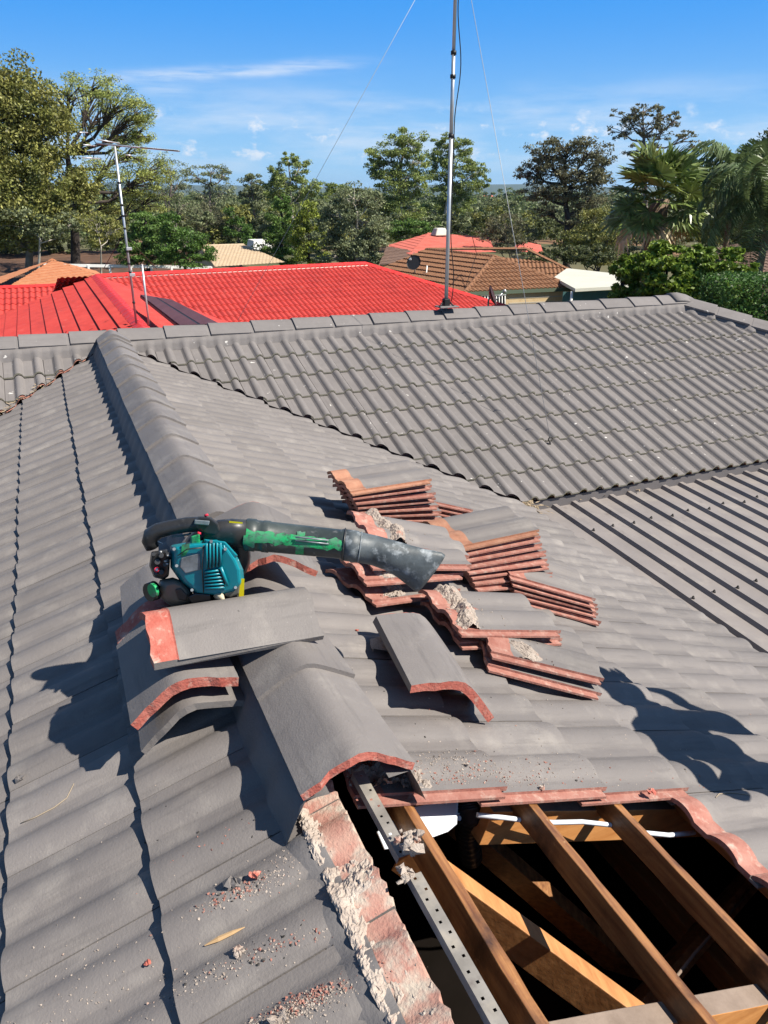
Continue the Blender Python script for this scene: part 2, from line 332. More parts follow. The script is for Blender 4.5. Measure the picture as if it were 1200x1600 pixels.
def frame(x, y, z, o):
    m = Matrix.Identity(4)
    for i, a in enumerate((x, y, z)):
        a = Vector(a)
        for j in range(3): m[j][i] = a[j]
    for j in range(3): m[j][3] = o[j]
    return m
def clip(bm, planes, fill=True):
    for co, no in planes:                       # keeps the side opposite to the normal
        g = bm.verts[:] + bm.edges[:] + bm.faces[:]
        if not bm.verts: return
        r = bmesh.ops.bisect_plane(bm, geom=g, dist=1e-6, plane_co=co, plane_no=no, clear_outer=True)
        if fill:
            ed = [e for e in r['geom_cut'] if isinstance(e, bmesh.types.BMEdge)]
            if ed:
                try: bmesh.ops.edgenet_fill(bm, edges=ed)
                except Exception: pass

def crumb(mb, c, r, mi=0, squash=0.7):
    """one small irregular broken lump (12-20 triangles)"""
    vs = []; c = Vector(c)
    ph = [(0, 0, 1), (0, 0, -1)] + [(math.cos(t), math.sin(t), random.uniform(-.3, .3)) for t in [k * math.pi * 2 / 5 + random.uniform(-.3, .3) for k in range(5)]]
    rot = Matrix.Rotation(random.uniform(0, 6.28), 3, Vector((random.uniform(-1, 1), random.uniform(-1, 1), random.uniform(.2, 1))).normalized())
    for p in ph:
        q = rot @ Vector((p[0] * r * random.uniform(.6, 1.3), p[1] * r * random.uniform(.6, 1.3), p[2] * r * random.uniform(.5, 1) * squash)); vs.append(c + q)
    fs = []
    for k in range(5):
        a = 2 + k; b = 2 + (k + 1) % 5; fs += [(0, a, b), (1, b, a)]
    return mb.add(vs, fs, mi)
def lump(mb, path, rads, seg=10, amp=0.35, freq=25.0, mi=0, seed=0.0):
    """rough bar of broken mortar along a path"""
    n = len(path); path = [Vector(p) for p in path]; b = MB(); b.tube(path, rads, seg, mi, True, False)
    vs = []
    for i, v in enumerate(b.v):
        k = min(i // seg, n - 1); p = Vector(v); ax = path[k]
        d = p - ax; q = 1 + amp * 2 * (noise.noise(p * freq + Vector((seed, seed * 2, 0)))) + random.uniform(-.12, .12)
        vs.append(ax + d * q)
    bs = len(mb.v); mb.v += [tuple(v) for v in vs]
    for f, m_ in zip(b.f, b.m): mb.f.append(tuple(bs + i for i in f)); mb.m.append(mi); mb.s.append(False)
    return mb
# ------------------------------------------------------------------ the house: tiled roof with stripped opening
TP = math.tan(R(20)); C20 = math.cos(R(20)); S20 = math.sin(R(20))
ZB = -0.112                                   # apex of the plane the tiles bed on
W = 0.29; AMP = 0.0165; TH = 0.013; TL = 0.405; STEP = 0.019
DK = [0.395 + 0.30 * k for k in range(8)]      # horizontal distance of each course's front edge from the ridge
TILT = math.atan(STEP / 0.319)
VS = [0.0, 0.18, 0.26, 0.32, 0.40, 0.46, 0.52, 0.61, 0.71, 0.81, 0.90, 0.96]
def prof(u, narrow=False):
    v = (u / (W / 2)) % 1.0
    if narrow: return 0.031 * math.sin(math.pi * (v - 0.46) / 0.50) ** 0.6 if 0.46 < v < 0.96 else 0.0
    return AMP * math.sin(math.pi * (v - 0.26) / 0.70) ** 0.8 if 0.26 < v < 0.96 else 0.0
US = sorted([h * W / 2 + v * W / 2 for h in (0, 1) for v in VS] + [W - 0.003])
def tile_mesh(name, mats, L=TL, lap=0.332, jag=0.0, side=1, nar=False):
    mb = MB(); us = US; n = len(us); ys = [0, lap, L]
    def row(y, dz, j=0.0):
        return [(u, y + (random.uniform(-j, j) if j else 0), prof(u, nar) + dz) for u in us]
    top = [row(y, TH) for y in ys]; bot = [row(y, 0.0) for y in (0, L)]
    if jag: top[2] = row(L, TH, jag)
    q = lambda a, b: [(a + i, a + i + 1, b + i + 1, b + i) for i in range(n - 1)]
    mb.add(top[0] + top[1], q(0, n), 0, True); mb.add(top[1] + top[2], q(0, n), 1, True)
    mb.add(bot[0] + bot[1], [(d, c, b, a) for a, b, c, d in q(0, n)], 1, True)
    mb.add(bot[0] + top[0], q(0, n), 2, False)                          # front nose
    mb.add(bot[1] + top[2], [(d, c, b, a) for a, b, c, d in q(0, n)], 1, False)
    # interlocking side lip (low) and overlapping side
    for x0, sgn in ((0.0, -1), (W - 0.003, 1)):
        z = prof(x0, nar)
        a = [(x0, 0, z), (x0, L, z), (x0, L, z + TH), (x0, 0, z + TH)]
        mb.add(a, [(0, 1, 2, 3) if sgn > 0 else (3, 2, 1, 0)], side)
    lip = [(-0.026, 0.02, -0.002), (0.0, 0.02, -0.002), (0.0, 0.02, 0.005), (-0.026, 0.02, 0.005), (-0.026, L, -0.002), (0.0, L, -0.002), (0.0, L, 0.005), (-0.026, L, 0.005)]
    mb.add(lip, [(0, 1, 2, 3), (7, 6, 5, 4), (3, 2, 6, 7), (0, 3, 7, 4), (1, 0, 4, 5)], side)
    return mb.mesh(name, mats)
TILE_A = tile_mesh('roof_tile', ['tile', 'clay', 'tile'], side=0)
TILE_E = tile_mesh('roof_tile_exposed_edge', ['tile', 'clay', 'tile'])
TILE_B = tile_mesh('roof_tile_weathered', ['tile_old', 'clay', 'lichen'], side=0, nar=True)
TILE_T = tile_mesh('roof_tile_top_course', ['tile', 'band', 'tile'], 0.404, 0.326, 0.006, 0)
TILE_L = tile_mesh('loose_tile', ['tile', 'clay', 'clay'], 0.415, 0.335, 0.003)
TILE_O = tile_mesh('loose_tile_orange', ['tile', 'clay_orange', 'clay'], 0.415, 0.335, 0.003)
SLOPES = {  # up-slope, normal, across
    'AR': (Vector((-C20, 0, S20)), Vector((S20, 0, C20)), Vector((0, 1, 0))),
    'AL': (Vector((C20, 0, S20)), Vector((-S20, 0, C20)), Vector((0, -1, 0))),
    'BF': (Vector((0, C20, S20)), Vector((0, -S20, C20)), Vector((1, 0, 0))),
    'BB': (Vector((0, -C20, S20)), Vector((0, S20, C20)), Vector((-1, 0, 0)))}
def bed(sl, D, s):
    z = ZB - TP * D
    return Vector({'AR': (D, s, z), 'AL': (-D, s, z), 'BF': (s, -D, z), 'BB': (s, D, z)}[sl])
def tile_mtx(sl, D, s, jit=1.0):
    up, n, ac = SLOPES[sl]; o = bed(sl, D, s) + n * STEP
    tl = TILT + random.gauss(0, 0.004) * jit
    y = up * math.cos(tl) - n * math.sin(tl); z = n * math.cos(tl) + up * math.sin(tl)
    rz = Matrix.Rotation(random.gauss(0, 0.004) * jit, 3, z)
    y = rz @ y; x = rz @ ac
    return frame(x, y, z, o + n * abs(random.gauss(0, 0.0008)) * jit + up * random.gauss(0, 0.002) * jit)
YS0 = {'AR': -5.655, 'AL': -5.655, 'BF': 0.05, 'BB': 0.0}
def surf(sl, D, s, lift=0.0):
    """point on top of the laid tiles"""
    up, n, ac = SLOPES[sl]
    k = 0
    while k < 7 and DK[k] < D: k += 1
    d = max(0.0, (DK[k] - D) / C20); f = STEP * (1 - d / 0.319)
    if sl == 'AR': u = s - YS0['AR']
    elif sl == 'AL': u = YS0['AL'] - s
    else: u = s - YS0['BF']
    return bed(sl, D, s) + n * (f + TH + prof(u, sl[0] == 'B') + lift)

house = empty('house', (0, 0, -3.7), 'grey painted tiled house with a stripped opening beside its ridge', 'house')
HINV = Matrix.Translation((0, 0, 3.7))
HIPX = 6.1
def keep(sl, p, mg=0.0):
    if sl in ('AR', 'AL'): return -p.y - abs(p.x)             # > 0 kept (below the valleys)
    return min(abs(p.x) + p.y if p.y < 0 else 9, HIPX + (-p.y) - p.x)
tiles = []
def lay(sl, ks, s0, s1, mesh, skip=None):
    j0 = math.floor((s0 - YS0[sl]) / W); j1 = math.ceil((s1 - YS0[sl]) / W)
    sg = -1 if sl == 'AL' else 1
    rngj = range(j0, j1 + 1)
    for k in ks:
        for j in rngj:
            s = YS0[sl] + j * W
            if skip and skip(k, s): continue
            mm = mesh(k, s) if callable(mesh) else mesh
            mtx = tile_mtx(sl, DK[k], s)
            cs = [mtx @ Vector((x, y, 0.02)) for x in (0, W) for y in (0, TL)]
            tiles.append([sl, k, s, mtx, mm, cs])
lay('AR', range(8), -9.0, 0.0, lambda k, s: TILE_E if (k <= 2 and -5.75 < s < -5.5) else TILE_A, lambda k, s: (k <= 2 and s < -5.70 and s > -7.6))
lay('AL', range(8), -9.0, 0.0, lambda k, s: TILE_T if k == 0 else TILE_A)
lay('BF', range(8), -6.0, 9.0, TILE_B)
planes_of = {}
mV = 0.075
def cut_planes(sl, sgnx):
    q = 1 / math.sqrt(2)
    if sl == 'AR': return [(Vector((mV, -mV, 0)) * 0 + Vector((0, -mV, 0)), Vector((q, q, 0)))]
    if sl == 'AL': return [(Vector((0, -mV, 0)), Vector((-q, q, 0)))]
    if sgnx > 0: return [(Vector((mV * .2, 0, 0)), Vector((-q, -q, 0))), (Vector((HIPX - 0.03, 0, 0)), Vector((q, q, 0)))]
    return [(Vector((-mV * .2, 0, 0)), Vector((q, -q, 0)))]
final = []
for sl, k, s, mtx, me, cs in tiles:
    cx = sum((c.x for c in cs)) / 4
    ok = True; cut = []
    for co, no in cut_planes(sl, 1 if cx > 0 else -1):
        d = [(c - co).dot(no) for c in cs]
        if min(d) >= -0.02: ok = False
        elif max(d) > 0.001: cut.append((co, no))
    if not ok: continue
    if sl == 'BF' and cx > 0 and min(c.x for c in cs) < 0.0 and k == 0 and False: continue
    pr = [proj(c) for c in cs]
    vis = all(p[2] > 0.2 for p in pr); area = 0.0
    if vis:
        a, b, d, c = pr[0], pr[1], pr[3], pr[2]
        P = [pr[0], pr[2], pr[3], pr[1]]
        area = abs(sum(P[i][0] * P[(i + 1) % 4][1] - P[(i + 1) % 4][0] * P[i][1] for i in range(4))) / 2
        if max(p[0] for p in pr) < 0 or min(p[0] for p in pr) > 1200 or max(p[1] for p in pr) < 0 or min(p[1] for p in pr) > 1600: area = 0.0
    final.append([area, sl, k, s, mtx, me, cut])
final.sort(key=lambda t: -t[0])
rest = bmesh.new(); rest_mats = []
nt_ = 0
for area, sl, k, s, mtx, me, cut in final:
    if cut:
        bm = bmesh.new(); bm.from_mesh(me); inv = mtx.inverted(); r3 = inv.to_3x3()
        clip(bm, [(inv @ co, (r3 @ no).normalized()) for co, no in cut])
        if not bm.faces: bm.free(); continue
        m2 = me.copy(); m2.name = 'roof_tile_cut'; bm.to_mesh(m2); bm.free(); me = m2
    if area > 0 and nt_ < 300:
        o = bpy.data.objects.new('roof_tile', me); link(o, house); o.matrix_local = HINV @ mtx; nt_ += 1
    else:
        for mm in me.materials:
            if mm not in rest_mats: rest_mats.append(mm)
        idx = [rest_mats.index(mm) for mm in me.materials]
        n0 = len(rest.faces); v0 = len(rest.verts); rest.from_mesh(me)
        rest.verts.ensure_lookup_table(); rest.faces.ensure_lookup_table()
        for v in rest.verts[v0:]: v.co = mtx @ v.co
        for f in rest.faces[n0:]: f.material_index = idx[f.material_index]
me = bpy.data.meshes.new('remaining_roof_tiles'); rest.to_mesh(me); rest.free()
for mm in rest_mats: me.materials.append(mm)
o = bpy.data.objects.new('remaining_roof_tiles', me); link(o, house); o.matrix_local = HINV; o['kind'] = 'stuff'
def hb(mb, name, mats, bevel=0.0): return mb.build(name, mats, house, HINV, bevel)

# slopes no tile is shown on: plain sheets so that the roof space is closed
ZE = ZB - TP * 2.5
mb = MB(); mb.add([(-6, 0, ZB), (HIPX, 0, ZB), (HIPX + 2.5, 2.5, ZE), (-6, 2.5, ZE)], [(0, 1, 2, 3)])
mb.add([(HIPX, 0, ZB - .01), (HIPX + 2.5, -2.5, ZE), (HIPX + 2.5, 2.5, ZE)], [(0, 1, 2)])
hb(mb, 'roof_back_slope', 'tile_old')
# walls under the eaves, eave lining, ceiling
mb = MB(); mb.box((0, -4.9, -2.42), (4.0, 9.8, 2.56)); mb.box((1.3, 0, -2.425), (13.6, 3.98, 2.55)); hb(mb, 'wall', 'brick')
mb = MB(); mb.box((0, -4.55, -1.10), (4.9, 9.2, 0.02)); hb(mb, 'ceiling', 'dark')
mb = MB()
for a, b in (((2.47, -2.55, -1.10), (2.47, -9.2, -1.10)), ((-2.47, -2.55, -1.10), (-2.47, -9.2, -1.10)), ((2.55, -2.47, -1.10), (8.6, -2.47, -1.10)), ((-6, -2.47, -1.10), (-2.55, -2.47, -1.10)), ((-6, 2.47, -1.10), (8.6, 2.47, -1.10))):
    mb.beam(a, b, 0.03, 0.17)
hb(mb, 'fascia', 'fascia_grey')
mb = MB(); mb.add([(-2.5, -9.2, -1.19), (2.5, -9.2, -1.19), (0, -9.2, ZB)], [(0, 1, 2)]); hb(mb, 'gable_end', 'brick')
# valley gutters
mb = MB()
for sx in (1, -1):
    q = Vector((sx, -1, 0)).normalized(); pr_ = Vector((sx, 1, 0)).normalized()
    a = Vector((0, 0, ZB - .03)); b = Vector((sx * 2.5, -2.5, ZE - .03))
    mb.add([a - pr_ * .12 + Vector((0, 0, .03)), a, b, b - pr_ * .12 + Vector((0, 0, .03)), a + pr_ * .12 + Vector((0, 0, .03)), b + pr_ * .12 + Vector((0, 0, .03))], [(0, 1, 2, 3), (1, 4, 5, 2)])
hb(mb, 'valley_gutter', 'valley')

# ridge caps --------------------------------------------------------------
def cap_profile(w=0.125, h=0.078, th=0.0, n=3):
    pts = []
    k = h / w
    for i in range(-6, 7):
        x = w * i / 6.0; z = h - math.sqrt((k * x) ** 2 + 0.00025) + 0.0
        pts.append((x, z))
    z0 = pts[0][1]
    return [(x, z - z0) for x, z in pts]
def cap_mesh(name, mats, L=0.42, collar=0.07, jag=0.0, th=0.021, w=0.125, h=0.078, nose=1):
    """angular ridge cap; local y along it, z = 0 at its lower edges; the collar (bare body colour) is at +y"""
    mb = MB(); P = cap_profile(w, h); n = len(P)
    def ring(y, sc, dz, j=0.0): return [(x * sc, y + (random.uniform(-j, j) if j else 0), z * sc + dz) for x, z in P]
    ys = [(0.0, 1.0), (0.02, 1.0), (0.03, 0.995), (L - collar, 0.965), (L - collar + 0.004, 0.93), (L, 0.93)]
    outer = [ring(y, sc, 0.0, jag if y in (0.0, L) else 0) for y, sc in ys]
    q = lambda a, b: [(a + i, a + i + 1, b + i + 1, b + i) for i in range(n - 1)]
    for r_, (a, b) in enumerate(zip(outer[:-1], outer[1:])): mb.add(a + b, q(0, n), 0 if r_ < 3 else 1, True)
    inn0 = [(x, p[1], z - th) for (x, z), p in zip(P, outer[0])]; inn1 = [(x * .93, p[1], z * .93 - th) for (x, z), p in zip(P, outer[-1])]
    inn0[0] = (P[0][0] + th * .3, outer[0][0][1], -th * .8); inn0[-1] = (P[-1][0] - th * .3, outer[0][-1][1], -th * .8)
    mb.add(inn0 + inn1, [(d, c, b, a) for a, b, c, d in q(0, n)], 1, True)
    mb.add(inn0 + outer[0], q(0, n), nose, False); mb.add(inn1 + outer[-1], [(d, c, b, a) for a, b, c, d in q(0, n)], 1, False)
    for i in (0, n - 1):
        k = [o_[i] for o_ in outer]; m_ = len(k)
        vs = k + [inn0[i], inn1[i]]
        f = list(range(m_)) + [m_ + 1, m_]
        mb.add(vs, [tuple(f if i else reversed(f))], 0 if i == 0 else 0)
    return mb.mesh(name, mats)
CAP = cap_mesh('ridge_cap', ['tile', 'cap_red'], nose=0); CAP_E = cap_mesh('ridge_cap_broken_end', ['tile', 'cap_red'], jag=.005); CAP_P = cap_mesh('ridge_cap_painted', ['tile', 'tile'], nose=0); CAP_B = cap_mesh('ridge_cap_weathered', ['tile_old', 'tile_old'], nose=0, w=.150, h=.088)
CAPX = 0.01; CAPZ = -0.036
def put_cap(me, o, ydir, zdir=(0, 0, 1), lift=0.009, name='ridge_cap', parent=house, jit=1.0, roll=0.0):
    y = Vector(ydir).normalized(); z = Vector(zdir); z = (z - y * z.dot(y)).normalized()
    t = lift / 0.36 + random.gauss(0, 0.003) * jit
    y2 = y * math.cos(t) - z * math.sin(t); z2 = z * math.cos(t) + y * math.sin(t)
    rz = Matrix.Rotation(random.gauss(0, 0.008) * jit, 3, z2) @ Matrix.Rotation(roll, 3, y2); y2 = rz @ y2; z2 = rz @ z2; x2 = y2.cross(z2)
    ob = bpy.data.objects.new(name, me); link(ob, parent); ob.matrix_local = (HINV if parent is house else Matrix.Identity(4)) @ frame(x2, y2, z2, Vector(o) + z2 * lift)
    return ob
# ridge A: caps laid from the camera end; each nose (raised end) faces the camera
y = -5.70
while y < -0.5:
    if not (-4.83 < y < -4.50): put_cap(CAP_E if y < -5.6 else CAP_P, (CAPX, y, CAPZ), (0, 1, 0))
    y += 0.345
capend = y
put_cap(CAP, (CAPX, -0.42, CAPZ + .004), (0, 1, 0), lift=0.02)
# ridge B: noses face left
x = -5.6
while x < HIPX - 0.2:
    put_cap(CAP_B, (x, 0.0, CAPZ - 0.018), (1, 0, 0)); x += 0.378
# hips at the right end
for sgn in (-1, 1):
    hd = Vector((1, sgn, -TP)); hd.normalize()
    t = 0.38
    while t < 3.3:
        put_cap(CAP_B, Vector((HIPX, 0, CAPZ - 0.022)) + hd * (t + 0.02), -hd, lift=0.012); t += 0.378
mb = MB(); P = cap_profile(0.14, 0.085)
rings = []
for yv, sc in ((-0.16, 1.0), (-0.05, 1.0), (0.08, 1.02), (0.17, 0.98)): rings.append([(HIPX + yv, x_ * sc, z_ * sc + CAPZ + 0.012 - max(0, yv) * .36) for x_, z_ in P] + [(HIPX + yv, 0.1, CAPZ - .02), (HIPX + yv, -0.1, CAPZ - .02)])
mb.loft(rings); hb(mb, 'apex_cap', 'tile_old')

# painted pointing that fills from the cap edges down on to the tiles
def bedding(sl, s0, s1, off, ztop, reach, name, m='pointing', jag=0.004, step=W / 20):
    n = int((s1 - s0) / step); vs = []; fs = []
    for i in range(n + 1):
        s = s0 + (s1 - s0) * i / n; w_ = noise.noise(Vector((s * 9, off * 50, 1.3))) * jag
        t = bed(sl, off, s) if ztop is not None else surf(sl, off + w_, s, .008 + w_ * .6)
        if ztop is not None: t.z = ztop + w_
        b_ = surf(sl, off + reach + w_ * 2, s, 0.001); b_.z -= 0.004
        mid = (t + b_) / 2 + SLOPES[sl][1] * (0.004 + w_); inn = bed(sl, off - 0.05, s) if ztop is not None else surf(sl, off - .012 + w_, s, .002)
        if ztop is not None: inn.z = ztop - 0.004
        vs += [inn, t, mid, b_]
        if i:
            a = (i - 1) * 4; c = i * 4
            for r_ in range(3): fs.append((a + r_, a + r_ + 1, c + r_ + 1, c + r_) if sl in ('AL', 'BB') else (c + r_, c + r_ + 1, a + r_ + 1, a + r_))
    mb = MB(); mb.add(vs, fs, 0, True); return hb(mb, name, m)
bedding('AL', -5.70, -0.1, 0.104, -0.040, 0.042, 'ridge_pointing')
bedding('AL', -9.0, -5.70, 0.092, None, 0.055, 'ridge_pointing', jag=.010)
bedding('AR', -5.70, -0.1, 0.126, -0.044, 0.030, 'ridge_pointing')
bedding('BF', 0.0, HIPX + .1, 0.142, -0.060, 0.022, 'ridge_pointing', 'tile_old')
bedding('BF', -5.8, -0.0, 0.142, -0.060, 0.022, 'ridge_pointing', 'tile_old')
# hip pointing
mb = MB(); vs = []; fs = []
n = 160
for i in range(n + 1):
    t = 0.05 + 2.4 * i / n; base = Vector((HIPX + t, -t, CAPZ - TP * t))
    pd = Vector((-1, -1, 0)).normalized()
    a = base + pd * 0.115 + Vector((0, 0, -0.008)); D = -a.y + .03; b_ = surf('BF', D, a.x - .03); b_.z -= .004
    vs += [a - pd * .03, a, b_]
    if i: q = i * 3; fs += [(q - 3, q - 2, q + 1, q), (q - 2, q - 1, q + 2, q + 1)]
mb.add(vs, fs, 0, True); hb(mb, 'hip_pointing', 'tile_old')

# broken bedding mortar left on the tile heads where caps were lifted
def crust(fn, nu, nv, shape, hgt, seed, cut=0.0015):
    """crumbly mortar crust over a surface: fn(u, v, h) gives the point h above it, shape(u, v) the thickness bias"""
    vs = []; fs = []; hs = []
    for i in range(nu + 1):
        for j in range(nv + 1):
            u, v = i / nu, j / nv; q = fn(u, v, 0); pq = Vector((q.x, q.y, q.z)) + Vector((seed, seed * 1.7, 0))
            n_ = noise.noise(pq * 16) * .8 + noise.noise(pq * 45) * .55 + noise.noise(pq * 120) * .42 + noise.noise(pq * 260) * .25
            h = hgt * (n_ + shape(u, v)); hs.append(h)
            vs.append(fn(u + random.uniform(-.25, .25) / nu, v + random.uniform(-.25, .25) / nv, max(-.003, min(h, hgt * 1.6)) + random.uniform(-.0012, .0012)))
    for i in range(nu):
        for j in range(nv):
            a = i * (nv + 1) + j; b = a + 1; c = b + nv + 1; d = a + nv + 1
            if max(hs[a], hs[b], hs[c], hs[d]) > cut: fs.append((a, b, c, d))
    mb = MB(); mb.add(vs, fs, 0, False); return mb
def on_slope(sl, s0, s1, d0, d1):
    def fn(u, v, h): return surf(sl, max(.002, d0 + (d1 - d0) * v), s0 + (s1 - s0) * u, h - .001)
    return fn
hb(crust(on_slope('AL', -7.2, -5.64, 0.104, 0.018), 330, 26, lambda u, v: 1.1 * math.exp(-((v - .10) / .16) ** 2) + .40 * math.sin(u * 34 + 1.1) * math.sin(u * 13) - .02 - 1.3 * max(0, v - .62), 0.011, 1.7), 'bedding_mortar', 'mortar')
hb(crust(on_slope('AR', -5.648, -5.40, 0.012, 0.20), 60, 40, lambda u, v: .75 - 1.5 * abs(v - .42) - .9 * u, 0.024, 4.4), 'bedding_mortar', 'mortar')
hb(crust(on_slope('AL', -4.95, -4.42, 0.115, 0.03), 100, 24, lambda u, v: .3 - abs(v - .4), 0.02, 2.9), 'bedding_mortar', 'mortar')

# timber in the opening ----------------------------------------------------
def nplane(D, off): return ZB - TP * D - off / C20
BAT = [0.122, 0.455, 0.720, 1.005]
def timber(a, b, w, h, up, name, mats, warp=0.0, seg=24):
    """sawn length with slightly uneven edges; last material on the top face"""
    a = Vector(a); b = Vector(b); d = (b - a).normalized(); r = d.cross(Vector(up)).normalized(); u = r.cross(d)
    rings = []
    for i in range(seg + 1):
        p = a.lerp(b, i / seg); rr = []
        for dx, dz in ((-1, -1), (1, -1), (1, 1), (-1, 1)):
            e = Vector((noise.noise(Vector((i * .7, dx * 3, dz * 5)) + p * 3), noise.noise(Vector((i * .9, dz * 7, dx)) - p * 2), 0)) * warp
            rr.append(p + r * (dx * w / 2 + e.x) + u * (dz * h / 2 + e.y))
        rings.append(rr)
    mb = MB(); mb.loft(rings, 0, False)
    nn = len(mb.f)
    if len(mats) > 1:
        for i in range(nn - 2):
            if i % 4 == 2: mb.m[i] = 1
    return hb(mb, name, mats, 0.002)
for i, D in enumerate(BAT):
    z = nplane(D, 0.030)
    timber((D, -7.7, z), (D, -5.40, z), 0.027, 0.056, (S20, 0, C20), 'batten', ['timber_dark'], 0.0025, 40)
RAF = [-5.600, -6.165, -6.70, -7.23, -5.10]
for i, yr in enumerate(RAF):
    d0 = 0.36 if i == 0 else 0.02
    a = Vector((d0, yr - .02, nplane(d0, 0.052 + 0.05))); b = Vector((2.4, yr - .02, nplane(2.4, 0.052 + 0.05)))
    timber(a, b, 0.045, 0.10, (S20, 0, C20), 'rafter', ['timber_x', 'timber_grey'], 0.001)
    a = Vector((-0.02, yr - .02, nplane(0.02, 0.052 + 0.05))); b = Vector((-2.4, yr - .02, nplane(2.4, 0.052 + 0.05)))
    timber(a, b, 0.045, 0.10, (-S20, 0, C20), 'rafter', ['timber_dark'], 0.001)  # darker timber without the dusty top, standing in for shade on this side
timber((0.0, -7.7, -0.33), (0.0, -3.0, -0.33), 0.03, 0.15, (0, 0, 1), 'ridge_board', ['timber_dark'], 0.001)  # dark timber colour stands in for the shade under the ridge
for D in (0.36, 0.66, 0.96):
    timber((-D, -7.7, nplane(D, .03)), (-D, -5.0, nplane(D, .03)), 0.048, 0.042, (-S20, 0, C20), 'batten', ['timber_dark'], 0.002)
# lit timber strut, one face to the camera, running down to the right
sa = on_plane(628, 1332, (S20, 0, C20), Vector((0, 0, ZB - 0.19))); sb = on_plane(985, 1595, (S20, 0, C20), Vector((0, 0, ZB - 0.30)))
sb = sb + (sb - sa).normalized() * 0.6
timber(sa, sb, 0.042, 0.088, (0.62, -0.5, 0.6), 'strut', ['timber'], 0.001)
sa = on_plane(720, 1290, (S20, 0, C20), Vector((0, 0, ZB - 0.34))); sb = on_plane(870, 1420, (S20, 0, C20), Vector((0, 0, ZB - 0.52)))
timber(sa + (sa - sb) * .4, sb + (sb - sa) * 1.2, 0.04, 0.09, (0.3, -0.5, 0.8), 'strut', ['timber_dark'], 0.001)  # darker timber here: shade put into the colour to subdue a sunlit patch
sa = on_plane(1175, 1370, (S20, 0, C20), Vector((0, 0, ZB - 0.30))); sb = on_plane(1010, 1560, (S20, 0, C20), Vector((0, 0, ZB - 0.55)))
timber(sa, sb + (sb - sa), 0.04, 0.09, (0.3, -0.5, 0.8), 'strut', ['timber_dark'], 0.001)
for xx in (0.5, 1.1, 1.7): timber((xx, -7.7, -1.04), (xx, -3, -1.04), 0.045, 0.09, (0, 0, 1), 'ceiling_joist', ['timber'], 0.001)
# nail heads and saw marks on the battens
# perforated steel strip along the ridge line
x0, x1 = 0.025, 0.050; z0 = -0.088
ya, yb = -7.6, -5.60; pitch = 0.0245; ny = int((yb - ya) / pitch); hs = 0.0027
for seg_ in ((ya, -5.905), (-5.865, yb)):
    mb = MB(); n = int((seg_[1] - seg_[0]) / pitch); tilt = 0.02 if seg_[0] < -6 else -0.05
    for i in range(n):
        yy = seg_[0] + i * pitch; xc = (x0 + x1) / 2 + .0035 * (1 if i % 2 else -1) + .001 * math.sin(i * 1.9); yc = yy + pitch / 2 + .002 * math.sin(i * 2.7)
        zf = lambda y_: z0 + tilt * (y_ - seg_[0]) * .0 + (0.02 * (y_ + 5.87) if seg_[0] > -6 else 0.0)
        o4 = [(x0, yy, zf(yy)), (x1, yy, zf(yy)), (x1, yy + pitch, zf(yy + pitch)), (x0, yy + pitch, zf(yy + pitch))]
        i4 = [(xc - hs, yc - hs, zf(yc)), (xc + hs, yc - hs, zf(yc)), (xc + hs, yc + hs, zf(yc)), (xc - hs, yc + hs, zf(yc))]
        mb.add(o4 + i4, [(0, 1, 5, 4), (1, 2, 6, 5), (2, 3, 7, 6), (3, 0, 4, 7)])
        for xs, sg in ((x0, -1), (x1, 1)):
            f = [(xs, yy, zf(yy)), (xs, yy + pitch, zf(yy + pitch)), (xs + sg * .004, yy + pitch, zf(yy + pitch) - .014), (xs + sg * .004, yy, zf(yy) - .014)]
            mb.add(f, [(0, 1, 2, 3)])
    hb(mb, 'perforated_ridge_strip', 'galv')

# ------------------------------------------------------------------ sheet-metal patio roof in the inner corner
patio = empty('patio_roof', (2.6, -2.6, -1.1), 'grey ribbed sheet-metal patio roof below the tiled eaves', 'patio roof')
PI_ = Matrix.Translation((-2.6, 2.6, 1.1)); PT = math.tan(R(3.0)); ZM = -1.085
def pz(yv): return ZM + (yv + 2.42) * PT
mb = MB(); mb.add([(2.46, -2.40, pz(-2.4)), (9.5, -2.40, pz(-2.4)), (9.5, -9, pz(-9)), (2.46, -9, pz(-9))], [(3, 2, 1, 0)]); mb.build('roof_sheet', 'metal_roof', patio, PI_)
RIB = MB()
hw, hh = 0.030, 0.024
for ya_, yb_ in ((-9.0, -2.42),):
    sec = [(-hw, 0), (-hw * .55, hh), (hw * .55, hh), (hw, 0)]
    vs = [(a, ya_ - ya_, b) for a, b in sec] + [(a, yb_ - ya_, b) for a, b in sec]
    RIB.add(vs, [(0, 1, 5, 4), (1, 2, 6, 5), (2, 3, 7, 6), (4, 5, 6, 7), (3, 2, 1, 0)])
ribm = RIB.mesh('rib', 'metal_roof')
xx = 2.645
while xx < 9.4:
    o = bpy.data.objects.new('rib', ribm); link(o, patio); o.matrix_local = PI_ @ Matrix.Translation((xx, -9.0, pz(-9.0) + .001)) @ Matrix.Rotation(math.atan(PT), 4, 'X'); xx += 0.172
mb = MB(); mb.beam((2.5, -2.405, pz(-2.4) + .022), (9.5, -2.405, pz(-2.4) + .022), 0.05, 0.02); mb.build('apron_flashing', 'metal_roof', patio, PI_)
sc_m = MB(); sc_m.tube([(0, 0, 0), (0, 0, .012)], [.011, .008], 7); sc_m.tube([(0, 0, .012), (0, 0, .018)], .005, 6); scm = sc_m.mesh('screw', 'valley')
for i in range(14):
    for yv in (-2.95, -3.9, -4.85):
        o = bpy.data.objects.new('screw', scm); link(o, patio); o.matrix_local = PI_ @ Matrix.Translation((2.645 + .172 * i, yv + .02 * math.sin(i * 3.3), pz(yv) + hh))
